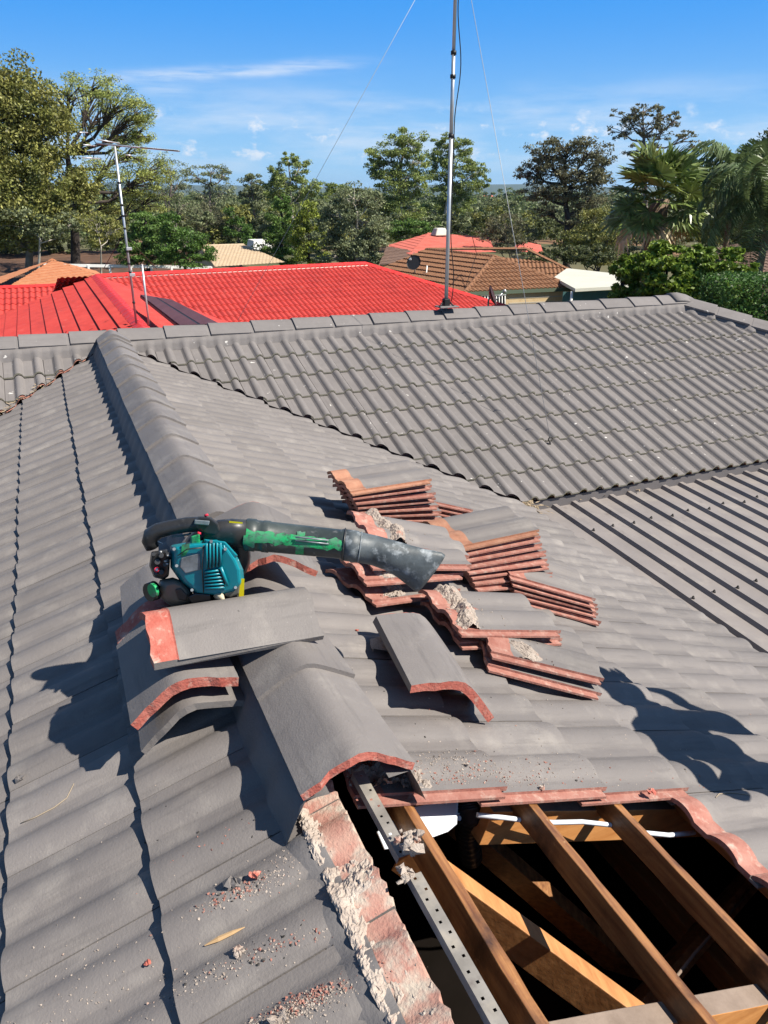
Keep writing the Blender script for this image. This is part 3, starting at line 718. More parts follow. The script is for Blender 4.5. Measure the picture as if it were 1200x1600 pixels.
# ------------------------------------------------------------------ loose tiles lifted from the opening, stacked on the slope
ORD = ['topmost', 'second', 'third', 'fourth', 'fifth', 'sixth', 'seventh', 'eighth', 'ninth']
def tile_from(near_left, yaw, tilt, me, roll=0.0):
    """near_left: the near corner of the tile's head end; the tile runs down the slope (yaw in plan, tilt to level)"""
    d = Vector((math.cos(R(yaw)) * math.cos(R(tilt)), math.sin(R(yaw)) * math.cos(R(tilt)), math.sin(R(tilt))))
    yv = -d; side = Vector((-math.sin(R(yaw)), math.cos(R(yaw)), 0)); z = side.cross(yv); 
    if z.z < 0: z = -z
    rr = Matrix.Rotation(R(roll), 3, yv); side = rr @ side; z = rr @ z
    return frame(side, yv, z, Vector(near_left) + d * 0.415)
def loose_tile(mtx, me, label, group):
    o = bpy.data.objects.new('loose_roof_tile', me); link(o); o.matrix_world = mtx
    return tag(o, label, 'roof tile', group)
def slope_z(x): return -0.072 - TP * x
def stack(n, p0, p1, yaw, t0, t1, where, group, mes, jx=0.006, dy=0.0):
    """p0, p1: (x, y, height above tiles) of the near head corner of the lowest and the topmost tile"""
    obs = []
    for i in range(n):
        f = i / max(1, n - 1); x = p0[0] + (p1[0] - p0[0]) * f + random.uniform(-jx, jx); y = p0[1] + (p1[1] - p0[1]) * f + random.uniform(-jx, jx)
        h = p0[2] + (p1[2] - p0[2]) * f
        k = n - 1 - i
        nm = 'bottom' if (k == n - 1 and n > 2) else ORD[k]
        lab = ('%s tile %s' % (nm, where)) if nm in ('topmost', 'bottom') else ('%s tile from the top %s' % (nm, where))
        me = mes[0] if k == 0 else mes[-1]
        obs.append(loose_tile(tile_from((x, y, slope_z(x) + h), yaw + random.uniform(-1.2, 1.2), t0 + (t1 - t0) * f + random.uniform(-.4, .4), me), me, lab, group))
    return obs
# short props first, then the stacks that lean on them
stack(4, (1.17, -3.47, 0.010), (1.17, -3.45, 0.088), 0, -20, -20, 'in the short stack propping the farthest stack', 'loose roof tiles stacked on the slope', [TILE_L])
s1 = stack(8, (0.765, -3.83, 0.015), (0.690, -3.84, 0.150), 1, -11, -0.5, 'in the farthest tall stack beside the valley', 'loose roof tiles stacked on the slope', [TILE_O, TILE_L])
stack(5, (1.17, -4.49, 0.008), (1.165, -4.45, 0.098), -15, -20, -20, 'in the short stack nearest the patio roof', 'loose roof tiles stacked on the slope', [TILE_L])
s3 = stack(8, (1.00, -4.45, 0.018), (0.955, -4.36, 0.150), 3, -9, -0.5, 'in the tall stack right of the blower nozzle', 'loose roof tiles stacked on the slope', [TILE_O, TILE_L])
s6 = stack(2, (0.66, -5.12, 0.022), (0.68, -5.10, 0.060), -15, -21, -20, 'of the low pair nearest the camera, under mortared tiles', 'loose roof tiles stacked on the slope', [TILE_L])
s5 = stack(2, (0.625, -5.01, 0.030), (0.615, -5.02, 0.082), 1, -11.5, -14.5, 'of the mortar-crusted pair in front of the nozzle tip', 'loose roof tiles stacked on the slope', [TILE_L])
s2 = []
for i, (x, y, h, yaw, tilt) in enumerate(((0.425, -4.75, 0.022, 14, -12), (0.415, -4.70, 0.075, 5, -10), (0.455, -4.66, 0.125, 1, -12), (0.505, -4.545, 0.175, -3, -18))):
    s2.append(loose_tile(tile_from((x, y, slope_z(x) + h), yaw, tilt, TILE_L), TILE_L, '%s tile%s in the mortar-crusted pile under the blower nozzle' % (('bottom', 'third', 'second', 'topmost')[i], ' from the top' if i in (1, 2) else ''), 'loose roof tiles stacked on the slope'))
# mortar still stuck on some of them (children of their tile; local x across, y to the head, z up)
def stuck(tile, u0, u1, y0, y1, hgt, seed, bias=.35):
    def fn(u, v, h): uu = u0 + (u1 - u0) * u; return Vector((uu, y0 + (y1 - y0) * v + .02 * math.sin(u * 5 + seed), prof(max(0, min(uu, W - .004))) + TH + h - .001))
    mb = crust(fn, max(16, int((u1 - u0) / .004)), max(10, int((y1 - y0) / .004)), lambda u, v: bias + 1.1 * math.exp(-((v - .5) / .20) ** 2) - 1.7 * (2 * abs(v - .5)) ** 3 - .5 * (2 * abs(u - .5)) ** 6, hgt, seed)
    for i in range(50):
        uu = random.uniform(0, W - .01); yy = (y0 + y1) / 2 + random.gauss(-.03, .06)
        if 0 < yy < .41: crumb(mb, (uu, yy, prof(uu) + TH + .001), random.uniform(.001, .004))
    return mb.build('stuck_mortar', 'mortar', tile)
stuck(s2[3], 0.01, W - .01, 0.25, 0.35, 0.017, 3.1); stuck(s5[1], 0.0, W - .005, 0.28, 0.40, 0.019, 7.7)
for t_, sd in ((s2[2], 1.2), (s2[1], 5.5), (s2[0], 8.5), (s5[0], 6.2)): stuck(t_, 0.0, 0.12, 0.22, 0.38, 0.014, sd, .1)
stuck(s6[1], 0.0, 0.07, 0.2, 0.36, 0.010, 9.2, -.1)

# ------------------------------------------------------------------ loose ridge caps
def loose_cap(label, nose, ydir, up, seed, L=0.42, mats=('tile', 'cap_red'), collar=0.07, w=0.135, h=0.075, th=0.02):
    random.seed(seed); me = cap_mesh('loose_ridge_cap', list(mats), L, collar, 0.004, th, w, h)
    y = Vector(ydir).normalized(); z = Vector(up); z = (z - y * z.dot(y)).normalized(); x = y.cross(z)
    o = bpy.data.objects.new('loose_ridge_cap', me); link(o); o.matrix_world = frame(x, y, z, nose); return tag(o, label, 'ridge cap', 'loose ridge caps set down around the blower')
# two nested caps lying on the left slope, ends to the camera (lower one sticks out)
loose_cap('lower cap of the nested pair, thin bare edge, left of the ridge', (-0.256, -5.270, -0.122), (0.02, 1, 0.0), (-0.30, 0, 1), 12, mats=('tile', 'tile'))
loose_cap('upper cap of the nested pair with broad red broken end, left of ridge', (-0.268, -5.262, -0.050), (-0.01, 1, 0.03), (-0.24, 0, 1), 11, th=0.03)
# cap the engine stands on
loose_cap('shaded cap under the blower engine, red end toward the camera', (-0.245, -4.93, -0.075), (0.05, 1, 0.0), (-0.16, 0, 1), 13, th=0.024, collar=0.004)
# cap lying across the ridge with its bare red collar to the left
loose_cap('cap lying across the ridge with a bare red collar strip', (0.088, -5.118, 0.040), (-1, -0.02, 0.06), (0.06, -0.06, 1), 14, L=0.42, collar=0.06, w=0.125, h=0.08)
# cap behind it, astride the ridge
loose_cap('cap with red end astride the ridge under the blower tube', (0.055, -4.90, 0.055), (0.10, 1, 0.02), (0.10, 0, 1), 15, th=0.022, collar=0.004)
random.seed(77); mb = MB(); crumb(mb, (0, 0, 0), .034, squash=.8); crumb(mb, (.02, .01, 0), .026); o = mb.build('cap_fragment', 'cap_red'); o.location = (0.075, -4.47, 0.03); tag(o, 'broken red cap fragment on the ridge behind the blower handle', 'cap fragment')
# cap set down on the right slope, red end to the camera
loose_cap('tilted cap with red broken end alone on the right slope', (0.400, -5.385, -0.165), (0.16, 1, -0.06), (0.60, 0.0, 1), 17, th=0.026, collar=0.004)
# lump of mortar that holds its far end up
mb = MB(); crumb(mb, (0, 0, 0), 0.05); crumb(mb, (0.03, .02, -.01), .035); crumb(mb, (-.03, .01, -.012), .03)
o = mb.build('mortar_lump', 'mortar'); o.location = surf('AR', 0.33, -5.02, 0.012); tag(o, 'dusty mortar lump under the tilted cap on the right slope', 'mortar lump')

# ------------------------------------------------------------------ petrol leaf blower
BP0 = Vector((-0.155, -4.98, 0.085)); BN = Vector((math.sin(YAW), math.cos(YAW), 0))
def bp(px, py, off=0.0): return on_plane(px, py, BN, BP0 + BN * off)
blower = empty('leaf_blower', BP0, 'teal and black petrol leaf blower with green spray paint, resting on the ridge', 'leaf blower')
BI = Matrix.Translation(-BP0)
def bb(mb, name, mats, bevel=0.0, parent=blower, seg=2):
    o = mb.build(name, mats, parent, BI if parent is blower else None, bevel, seg); return o
def slab(pts, o0, o1, shrink=0.86, mi=0, c=None):
    """solid from a px outline: back outline at o1, front outline (smaller) at o0"""
    cx = sum(p[0] for p in pts) / len(pts); cy = sum(p[1] for p in pts) / len(pts)
    def ring(k, off): return [bp(cx + (x - cx) * k, cy + (y - cy) * k, off) for x, y in pts]
    mb = MB(); mb.loft([ring(shrink * .97, o0), ring(shrink, o0 + .006), ring(1.0, o0 + (o1 - o0) * .42), ring(1.0, o1)], mi, False); return mb
cov = [(266, 852), (300, 846), (338, 843), (358, 852), (372, 872), (380, 890), (382, 914), (370, 928), (340, 934), (306, 930), (284, 912), (266, 886)]
cover = bb(slab(cov, -0.075, 0.075, .90), 'engine_cover', ['teal'], 0.006)
# cooling vents: dark recess plates with teal slats
def quad_plate(pts, off, th, mi=0):
    mb = MB(); a = [bp(x, y, off) for x, y in pts]; b = [bp(x, y, off + th) for x, y in pts]; mb.loft([a, b], mi, False); return mb
vent = bb(quad_plate([(322, 850), (341, 848), (345, 884), (324, 890)], -0.080, 0.01), 'upper_vent', ['black_pl'])
mb_l = []
def bar(x0, y0, x1, y1, off, w, name, m, parent=blower, r2=None):
    mb = MB(); mb.tube([bp(x0, y0, off), bp(x1, y1, off)], [w, r2 or w], 6); return bb(mb, name, m)
for i in range(5): bar(323 + i * 5.4, 849 - i * .3, 323 + i * 5.4, 888 - i * .8, -0.083, 0.0030, 'vent_slat', ['teal'])
bb(quad_plate([(319, 893), (343, 889), (353, 908), (349, 920), (321, 922)], -0.080, 0.01), 'lower_vent', ['black_pl'])
for i in range(6): bar(320, 894.5 + i * 5, 342 + i * 2.0, 891 + i * 5.3, -0.083, 0.0030, 'vent_slat', ['teal'])
bar(345, 886, 356, 915, -0.083, 0.0045, 'vent_slat', ['teal'])
for i in range(5): bar(350 + i * 5.4, 852 + i * 5.5, 355 + i * 5.2, 906 - i * 1, -0.072 + i * .012, 0.0028, 'vent_slat', ['teal'])
bb(quad_plate([(283, 872), (312, 864), (314, 890), (290, 896), (281, 886)], -0.078, 0.008), 'badge', ['badge'], 0.002)
bb(quad_plate([(284, 851), (296, 849), (296, 858), (290, 868), (283, 870)], -0.076, 0.008), 'spray_mark', ['green'])
bb(quad_plate([(298, 838), (312, 834), (313, 850), (304, 861), (297, 858)], -0.045, 0.05), 'spray_mark', ['green'], .004)
for x, y in ((272, 858), (276, 884), (300, 922), (368, 918), (352, 858), (330, 846)):
    mb = MB(); mb.tube([bp(x, y, -.070), bp(x, y, -.084)], [.0045, .0040], 8); bb(mb, 'cover_screw', ['badge'])
mb = MB(); mb.tube([bp(x, y, -.081) for x, y in ((318, 852), (316, 888), (318, 926))], .0016, 5); bb(mb, 'cover_seam', ['black_pl'])
mb = MB(); mb.tube([bp(x, y, -.0805) for x, y in ((278, 868), (292, 858), (316, 856))], .0016, 5); bb(mb, 'cover_seam', ['black_pl'])
bb(slab([(318, 842), (352, 846), (372, 868), (366, 874), (346, 854), (320, 849)], -0.070, 0.03, .97), 'cover_rib', ['teal'], .003)
# fan housing behind the engine
mb = MB(); c0 = (338, 868)
rg = []
for off, rr in ((0.055, 36), (0.065, 50), (0.13, 54), (0.15, 44)):
    rg.append([bp(c0[0] + rr * math.cos(t), c0[1] + rr * .98 * math.sin(t), off) for t in [k * 2 * math.pi / 26 for k in range(26)]])
mb.loft(rg); bb(mb, 'fan_housing', ['black_pl'])
mb = MB(); rg = []
for px, py, rr, off in ((318, 842, 15, 0.03), (340, 834, 22, 0.04), (362, 833, 23, 0.05), (384, 834, 22.5, 0.05)):
    rg.append([bp(px - math.sin(.05) * rr * math.sin(t) * .3, py + rr * math.sin(t), off + rr * .00195 * math.cos(t)) for t in [k * 2 * math.pi / 18 for k in range(18)]])
mb.loft(rg); bb(mb, 'outlet_neck', ['black_pl'])
bb(quad_plate([(358, 814), (379, 816), (379, 820), (358, 818)], 0.018, 0.004), 'warning_label', ['yellow'])
# rear handle loop
mb = MB(); path = [(352, 838), (336, 826), (316, 819), (292, 820), (268, 824), (248, 829), (237, 836), (234, 846), (238, 856)]
mb.tube([bp(x, y, 0.03) for x, y in path], [.021, .022, .021, .0205, .020, .021, .023, .021, .018], 14); bb(mb, 'handle', ['black_pl'])
mb = MB(); mb.tube([bp(x, y, 0.025) for x, y in ((232, 832), (236, 838), (247, 846), (255, 850))], .0014, 6); bb(mb, 'seam', ['alu'])
bb(slab([(302, 812), (312, 806), (330, 808), (342, 818), (346, 830), (338, 838), (322, 836), (306, 826)], -0.005, 0.05, .92), 'throttle_housing', ['black_pl'], 0.004)
bb(quad_plate([(304, 812), (328, 814), (326, 821), (303, 819)], -0.010, 0.012), 'stop_switch', ['badge'], .002)
mb = MB(); mb.tube([bp(320, 806, 0.01), bp(325, 804, 0.01)], [.004, .003], 8); bb(mb, 'switch_button', ['red_pl'])
mb = MB(); mb.tube([bp(309, 833, -.01), bp(314, 834, -.01)], [.005, .003], 8); bb(mb, 'trigger', ['red_pl'])
mb = MB(); mb.tube([bp(x, y, 0.03) for x, y in ((268, 838), (282, 837), (294, 835), (298, 833))], .0028, 6); bb(mb, 'throttle_cable', ['badge'])
# carburettor and air filter
bb(slab([(236, 862), (262, 858), (266, 872), (264, 900), (256, 906), (240, 902), (233, 884)], -0.04, 0.06, .9), 'air_filter_housing', ['black_pl'], 0.004)
for x, y, r_ in ((240, 866, .006), (252, 868, .008), (246, 878, .009), (258, 882, .007), (261, 876, .005), (252, 894, .008), (243, 896, .006), (262, 866, .006)):
    mb = MB(); mb.tube([bp(x, y, -.036), bp(x, y, -.052)], [r_, r_ * .8], 9); bb(mb, 'screw_boss', ['black_pl'])
for x, y in ((250, 862), (261, 868), (257, 877), (260, 881)):
    mb = MB(); mb.tube([bp(x, y, -.05), bp(x + 2, y, -.055)], .0022, 6); bb(mb, 'bright_screw', ['alu'])
mb = MB(); mb.tube([bp(245, 890, -.05), bp(245, 890, -.058)], [.0075, .006], 10); bb(mb, 'primer_bulb', ['red_pl'])
mb = MB(); mb.tube([bp(245, 890, -.058), bp(245, 890, -.062)], [.004, .003], 8); bb(mb, 'primer_tip', ['white_pl'])
# fuel tank and cap
mb = MB(); rg = []
for off, k in ((-0.055, .55), (-0.045, .85), (-0.01, 1.0), (0.05, 1.0), (0.07, .8)):
    o_ = [(250, 906), (270, 902), (286, 908), (300, 924), (306, 940), (300, 948), (282, 950), (264, 945), (250, 934), (244, 920)]
    rg.append([bp(276 + (x - 276) * k, 926 + (y - 926) * k, off) for x, y in o_])
mb.loft(rg); tank = bb(mb, 'fuel_tank', ['tank'])
def disc(px, py, off, r, depth, name, m, parent=blower, dirv=None, seg=16, r2=None):
    d = (dirv or (-BN)).normalized(); p = bp(px, py, off); mb = MB(); mb.tube([p, p + d * depth], [r, r2 or r * .93], seg); return bb(mb, name, m)
capd = (-BN * .8 - Vector((RT.x, RT.y, 0)) * .6 + Vector((0, 0, .1)))
disc(243, 922, -0.03, .026, .022, 'fuel_cap_rim', ['black_pl'], dirv=capd, r2=.025)
disc(241, 921.5, -0.052, .0195, .008, 'fuel_cap', ['green'], dirv=capd)
# engine underside
bb(slab([(272, 920), (282, 918), (294, 930), (292, 940), (278, 938)], -0.06, 0.0, .9), 'choke_lever', ['black_pl'], .003)
bb(slab([(292, 932), (304, 926), (330, 928), (332, 940), (324, 946), (300, 946)], -0.07, 0.05, .92), 'crankcase', ['black_pl'], .004)
mb = MB(); mb.tube([bp(340, 930, -.06), bp(345, 932, -.075), bp(350, 938, -.085)], [.012, .0095, .003], 10); bb(mb, 'spark_plug_boot', ['beige'])
bb(slab([(352, 912), (368, 906), (376, 912), (374, 928), (360, 934), (350, 932)], -0.068, 0.04, .95), 'muffler_guard', ['tank'], .003)
bb(quad_plate([(376, 904), (382, 904), (381, 932), (373, 932)], -0.062, 0.02), 'warning_strip', ['yellow'])
bb(slab([(300, 934), (372, 928), (374, 944), (330, 952), (304, 952)], -0.05, 0.09, .95), 'base_foot', ['black_pl'], .004)
# blower tube with clamp ribs; nozzle
def tubering(px, py, r, off, ang=0.0, n=20, flat=1.0, wide=1.0):
    p = bp(px, py, off); ax = (Vector((RT.x, RT.y, 0)) * math.cos(ang) - Vector((0, 0, 1)) * math.sin(ang)); v = BN.cross(ax).normalized()
    if v.z < 0: v = -v
    return [p + v * (r * wide * math.sin(t)) + BN * (r * flat * math.cos(t)) for t in [k * 2 * math.pi / n for k in range(n)]]
def tpt(f): return 383 + (540 - 383) * f, 835 + (851 - 835) * f
mb = MB(); rg = []
for f, r in ((0, .041), (.02, .0445), (.10, .0445), (.11, .042), (.17, .042), (.18, .0435), (.24, .0435), (.25, .0415), (.95, .0395), (.96, .0415), (1.0, .0415)):
    px, py = tpt(f); rg.append(tubering(px, py, r, 0.05 - 0.03 * f, .10))
mb.loft(rg); tube_o = bb(mb, 'blower_tube', ['tube'])
for i in range(4):
    mb = MB(); a = tpt(.50); b = tpt(.83); yo = -4 + i * 5.5
    zo = -math.sqrt(max(0, .0425 ** 2 - (yo * .00205) ** 2))
    mb.tube([bp(a[0], a[1] + yo, .033 + zo), bp(b[0], b[1] + yo, .026 + zo * .96)], .0022, 6); bb(mb, 'grip_rib', ['badge'])
# sprayed green marks wrapped on the tube surface
def spray(f0, f1, t0, t1, name='spray_mark'):
    mb = MB(); vs = []; fs = []; nu, nv = 26, 10
    for i in range(nu + 1):
        f = f0 + (f1 - f0) * i / nu; px, py = tpt(f); r = (.0445 - (.0445 - .0395) * f) + .0016
        p = bp(px, py, .05 - .03 * f); ax = (Vector((RT.x, RT.y, 0)) * math.cos(.1) - Vector((0, 0, 1)) * math.sin(.1)); v = BN.cross(ax).normalized(); v = v if v.z > 0 else -v
        for j in range(nv + 1):
            jj = j / nv; w_ = noise.noise(Vector((f * 14, j * .01, 3))) * .25 + noise.noise(Vector((f * 45, t0, 3))) * .1
            t = t0 + (t1 - t0) * jj + w_ * (1 if j in (0, nv) else .3); vs.append(p + v * (r * math.sin(t)) - BN * (r * math.cos(t)))
    for i in range(nu):
        for j in range(nv): a = i * (nv + 1) + j; fs.append((a, a + 1, a + nv + 2, a + nv + 1))
    mb.add(vs, fs, 0, True); bb(mb, name, ['green'])
spray(.03, .97, .02, .72); spray(.52, .60, -.65, 1.0); spray(.01, .12, -.30, .4)
mb = MB(); rg = []
for px, py, r, off, ang, fl, wd in ((536, 851, .0425, .02, .12, 1, 1), (558, 854, .0425, .016, .14, 1, 1), (559, 854.5, .0405, .016, .14, 1, 1), (585, 860, .0405, .01, .25, .98, 1), (610, 868, .042, .004, .38, .85, 1.02), (632, 877, .046, 0.0, .48, .66, 1.06), (652, 886, .053, -.004, .55, .48, 1.1), (668, 893, .060, -.008, .58, .36, 1.12), (674, 896, .059, -.008, .58, .30, 1.10)):
    rg.append(tubering(px, py, r, off, ang, 24, fl, wd))
mb.loft(rg, 0, True, True); bb(mb, 'nozzle', ['nozzle'])
mb = MB(); mb.tube(tubering(537, 851, .0435, .02, .12) + tubering(537, 851, .0435, .02, .12)[:1], .0022, 6); bb(mb, 'nozzle_band', ['black_pl'])
mb = MB(); mb.tube(tubering(562, 855, .0415, .016, .14) + tubering(562, 855, .0415, .016, .14)[:1], .0016, 6); bb(mb, 'nozzle_seam', ['badge'])

# finer pieces belong to their part of the blower
bpart = {}
for c in list(blower.children): bpart.setdefault(c.name.split('.')[0], c)
SUBS = {'vent_slat': 'engine_cover', 'upper_vent': 'engine_cover', 'lower_vent': 'engine_cover', 'badge': 'engine_cover', 'cover_screw': 'engine_cover', 'cover_seam': 'engine_cover', 'cover_rib': 'engine_cover', 'warning_strip': 'engine_cover',
        'seam': 'handle', 'throttle_cable': 'handle', 'stop_switch': 'throttle_housing', 'switch_button': 'throttle_housing', 'trigger': 'throttle_housing', 'screw_boss': 'air_filter_housing', 'bright_screw': 'air_filter_housing',
        'primer_bulb': 'air_filter_housing', 'primer_tip': 'air_filter_housing', 'fuel_cap_rim': 'fuel_tank', 'fuel_cap': 'fuel_tank', 'choke_lever': 'fuel_tank', 'grip_rib': 'blower_tube', 'warning_label': 'outlet_neck', 'nozzle_band': 'nozzle', 'nozzle_seam': 'nozzle'}
for c in list(blower.children):
    t_ = SUBS.get(c.name.split('.')[0])
    if t_: c.parent = bpart[t_]; c.matrix_local = Matrix.Identity(4)

# ------------------------------------------------------------------ things inside the roof space
wb = empty('plastic_housing', HZ(650, 1290, -.30), 'white plastic housing under the battens in the opening', 'housing')
def WP(px, py, off): return on_plane(px, py, (S20, 0, C20), Vector((0, 0, ZB - off)))
o4 = [(588, 1300), (640, 1262), (708, 1246), (716, 1254), (714, 1288), (700, 1300), (640, 1322), (600, 1328)]
mb = MB(); mb.loft([[WP(652 + (x - 652) * k, 1288 + (y - 1288) * k, of) for x, y in o4] for k, of in ((.95, .058), (.985, .060), (1.0, .068), (1.0, .15), (.9, .20))], 0, False)
INV = Matrix.Translation(-wb.location); mb.build('shell', 'white_pl', wb, INV, 0.004)
mb = MB()
for i in range(9): a = WP(574 + i * 4.2, 1262 - i * 1.7, .12); b = WP(588 + i * 4.2, 1284 - i * 2.2, .12); mb.tube([a, b], .0022, 6)
mb.build('louvre', 'timber_grey', wb, INV)
for i in range(4): mb = MB(); a = WP(713, 1262 + i * 5, .125); mb.tube([a, a + Vector((.004, -.01, .004))], .006, 8); mb.build('fitting', 'white_pl', wb, INV)
mb = MB(); pts = [WP(x, y, o_) for x, y, o_ in ((722, 1232, .09), (730, 1250, .09), (734, 1270, .11), (730, 1300, .22), (736, 1340, .35))]
ps = []; rs = []
for i in range(61):
    f = i / 60 * 4; k = min(int(f), 3); ps.append(pts[k].lerp(pts[k + 1], f - k)); rs.append(.030 + .004 * math.sin(i * 2.1))
mb.tube(ps, rs, 14); o = mb.build('flexible_duct', 'duct'); tag(o, 'black corrugated duct beside the white plastic housing', 'duct')
mb = MB(); mb.tube([WP(x, y, .056) + Vector((0, -.012, 0)) for x, y in ((742, 1268), (780, 1272), (820, 1277), (860, 1280), (905, 1279), (950, 1284), (1000, 1296), (1040, 1300), (1080, 1296))], .0062, 8)
o = mb.build('electrical_cable', 'white_pl'); tag(o, 'white electrical cable clipped along the upper rafter', 'cable')
mb = MB(); mb.tube([WP(x, y, .30) for x, y in ((1180, 1378), (1130, 1440), (1085, 1490), (1050, 1535), (1030, 1570))], .004, 6)
o = mb.build('electrical_cable', 'timber_grey'); tag(o, 'thin pale cable hanging in the dark beside the strut', 'cable')
for x_, y_, nm in ((1164, 1397, 'upper'), (1095, 1480, 'lower')):
    pass

# ------------------------------------------------------------------ lumps, chips and litter
def chip(name, label, p, r, m, seed, n=2, cat='chip'):
    random.seed(seed); mb = MB()
    for i in range(n * 4): crumb(mb, (random.gauss(0, r * .3) * (i > 0), random.gauss(0, r * .3) * (i > 0), random.uniform(-.1, .15) * r), r * random.uniform(.4, .85))
    o = mb.build(name, m); o.location = p; return tag(o, label, cat)
random.seed(5)
mb = MB(); 
for i in range(46): crumb(mb, (random.gauss(0, .011), random.gauss(0, .014), random.gauss(.003, .006)), random.uniform(.005, .017), squash=.9)
o = mb.build('mortar_lump', 'mortar'); o.location = (0.052, -5.86, -0.062); tag(o, 'big pale mortar lump sitting on the perforated steel strip', 'mortar lump')
mb = MB(); 
for i in range(26): crumb(mb, (random.gauss(0, .006), random.gauss(0, .008), random.gauss(0, .003)), random.uniform(.004, .011), squash=.8)
o = mb.build('mortar_lump', 'mortar'); o.location = (0.018, -5.91, -0.075); tag(o, 'small pale mortar lump against the perforated steel strip', 'mortar lump')
def ar(px, py): return on_plane(px, py, (TP, 0, 1), (0, 0, -0.07))
def al(px, py): return on_plane(px, py, (-TP, 0, 1), (0, 0, -0.07))
def put(sl, px, py, lift=0.003):
    p = ar(px, py) if sl == 'AR' else al(px, py); return surf(sl, abs(p.x), p.y, lift)
chip('clay_chip', 'red clay chip on the tiles above the opening', put('AR', 1012, 1235, .008), .014, 'cap_red', 31)
chip('mortar_chip', 'white mortar chip above the second exposed tile edge', put('AR', 843, 1223, .006), .009, 'mortar', 32)
chip('mortar_chip', 'white mortar chip beside the ridge end above the opening', put('AR', 720, 1197, .006), .008, 'mortar', 33)
chip('clay_chip', 'upright red clay chip among crumbs on the left slope', put('AL', 411, 1365, .008), .011, 'cap_red', 34)
chip('clay_chip', 'red clay chip beside the dark course line, lower left', put('AL', 240, 1494, .006), .008, 'cap_red', 35)
chip('clay_chip', 'small red clay chip on the right slope near the nozzle shadow', put('AR', 553, 980, .004), .007, 'cap_red', 36)
chip('clay_chip', 'red clay chip beside the far end of the tilted cap', put('AR', 578, 1010, .006), .012, 'cap_red', 37)
chip('paint_flake', 'grey paint-coated flake among crumbs on the left slope', put('AL', 382, 1372, .006), .016, 'tile', 38, 2, 'flake')
chip('mortar_chip', 'pale mortar chip pair at the bottom left slope', put('AL', 386, 1482, .006), .012, 'mortar', 39, 3)
chip('mortar_chip', 'pale mortar chip among the crumbs at the bottom edge', put('AL', 450, 1590, .008), .017, 'mortar', 40, 3)
chip('mortar_chip', 'grey mortar chip by the shadow of the nested caps', put('AL', 40, 1212, .004), .014, 'tile_old', 41, 2)
mb = MB(); a = put('AL', 328, 1467, .004); b = put('AL', 390, 1437, .006); mb.tube([a, a.lerp(b, .35), a.lerp(b, .7), b], [.001, .005, .004, .0008], 5, smooth=False); o = mb.build('wood_sliver', 'wood_chip'); tag(o, 'pale wood sliver lying on the left slope', 'wood sliver')
mb = MB(); mb.tube([put('AL', x, y, .003) for x, y in ((40, 1279), (62, 1268), (90, 1252), (110, 1238), (124, 1219))], [.0012, .0016, .0018, .0014, .001], 5); o = mb.build('twig', 'twig'); tag(o, 'thin dry twig on the left slope', 'twig')
mb = MB(); mb.tube([put('AR', x, y, .003) for x, y in ((1114, 1244), (1120, 1237), (1140, 1237), (1166, 1244))], [.0012, .0016, .0014, .001], 5); o = mb.build('twig', 'twig'); tag(o, 'thin dry twig right of the red clay chip', 'twig')
# crumbs and dust nobody could count
def scatter(name, m, spots, label, rmin, rmax, mul=3, pw=6.0):
    mb = MB(); tet = [(0, 1, 2), (0, 2, 3), (0, 3, 1)]
    for sl, px, py, sx, sy, n, ang in spots:
        ca, sa_ = math.cos(ang), math.sin(ang)
        for i in range(int(n * mul)):
            gx = random.gauss(0, sx); gy = random.gauss(0, sy); x = px + gx * ca - gy * sa_; y = py + gx * sa_ + gy * ca; p = ar(x, y) if sl == 'AR' else al(x, y)
            D = abs(p.x)
            if D < .01 or D > 2.45 or (sl == 'AR' and p.y < -5.64): continue
            r = rmin + (rmax - rmin) * random.random() ** pw; q = surf(sl, D, p.y, 0.0)
            if r < .0016:
                t0 = random.uniform(0, 2.1); vs = [q + Vector((0, 0, r))] + [q + Vector((math.cos(t0 + k * 2.09) * r * random.uniform(.7, 1.4), math.sin(t0 + k * 2.09) * r * random.uniform(.7, 1.4), -r * .2)) for k in range(3)]
                mb.add(vs, tet)
            else: crumb(mb, q + Vector((0, 0, r * .3)), r)
    o = mb.build(name, m); return tag(o, label, 'debris', None, 'stuff')
random.seed(21)
A_ = -.42
scatter('mortar_crumbs', 'mortar', [('AL', 485, 1560, 60, 9, 900, A_), ('AL', 470, 1578, 50, 9, 500, A_), ('AL', 425, 1365, 55, 9, 420, A_), ('AL', 380, 1395, 50, 8, 260, A_), ('AL', 420, 1480, 70, 9, 420, A_), ('AL', 455, 1335, 30, 12, 320, A_), ('AL', 330, 1530, 80, 10, 200, A_), ('AL', 150, 1480, 60, 50, 160, 0), ('AL', 120, 1560, 70, 10, 200, A_), ('AR', 740, 1205, 70, 9, 700, 0), ('AR', 900, 1190, 140, 40, 420, 0), ('AR', 690, 1185, 40, 8, 300, 0), ('AR', 840, 1090, 120, 40, 160, 0), ('AR', 600, 1140, 60, 60, 60, 0), ('AL', 180, 1300, 100, 100, 70, 0)],
        'pale mortar crumbs scattered over the tiles round the opening', .0004, .0030, 3.2, 10)
scatter('clay_crumbs', 'clay', [('AL', 490, 1550, 50, 8, 500, A_), ('AL', 385, 1385, 34, 7, 260, A_), ('AL', 350, 1310, 50, 8, 90, A_), ('AR', 740, 1205, 90, 8, 420, 0), ('AR', 900, 1225, 110, 12, 150, 0), ('AL', 430, 1475, 45, 8, 120, A_), ('AL', 240, 1420, 70, 60, 30, 0), ('AR', 640, 1100, 60, 30, 15, 0)],
        'red clay crumbs scattered over the tiles round the opening', .0004, .0040, 2.4, 9)
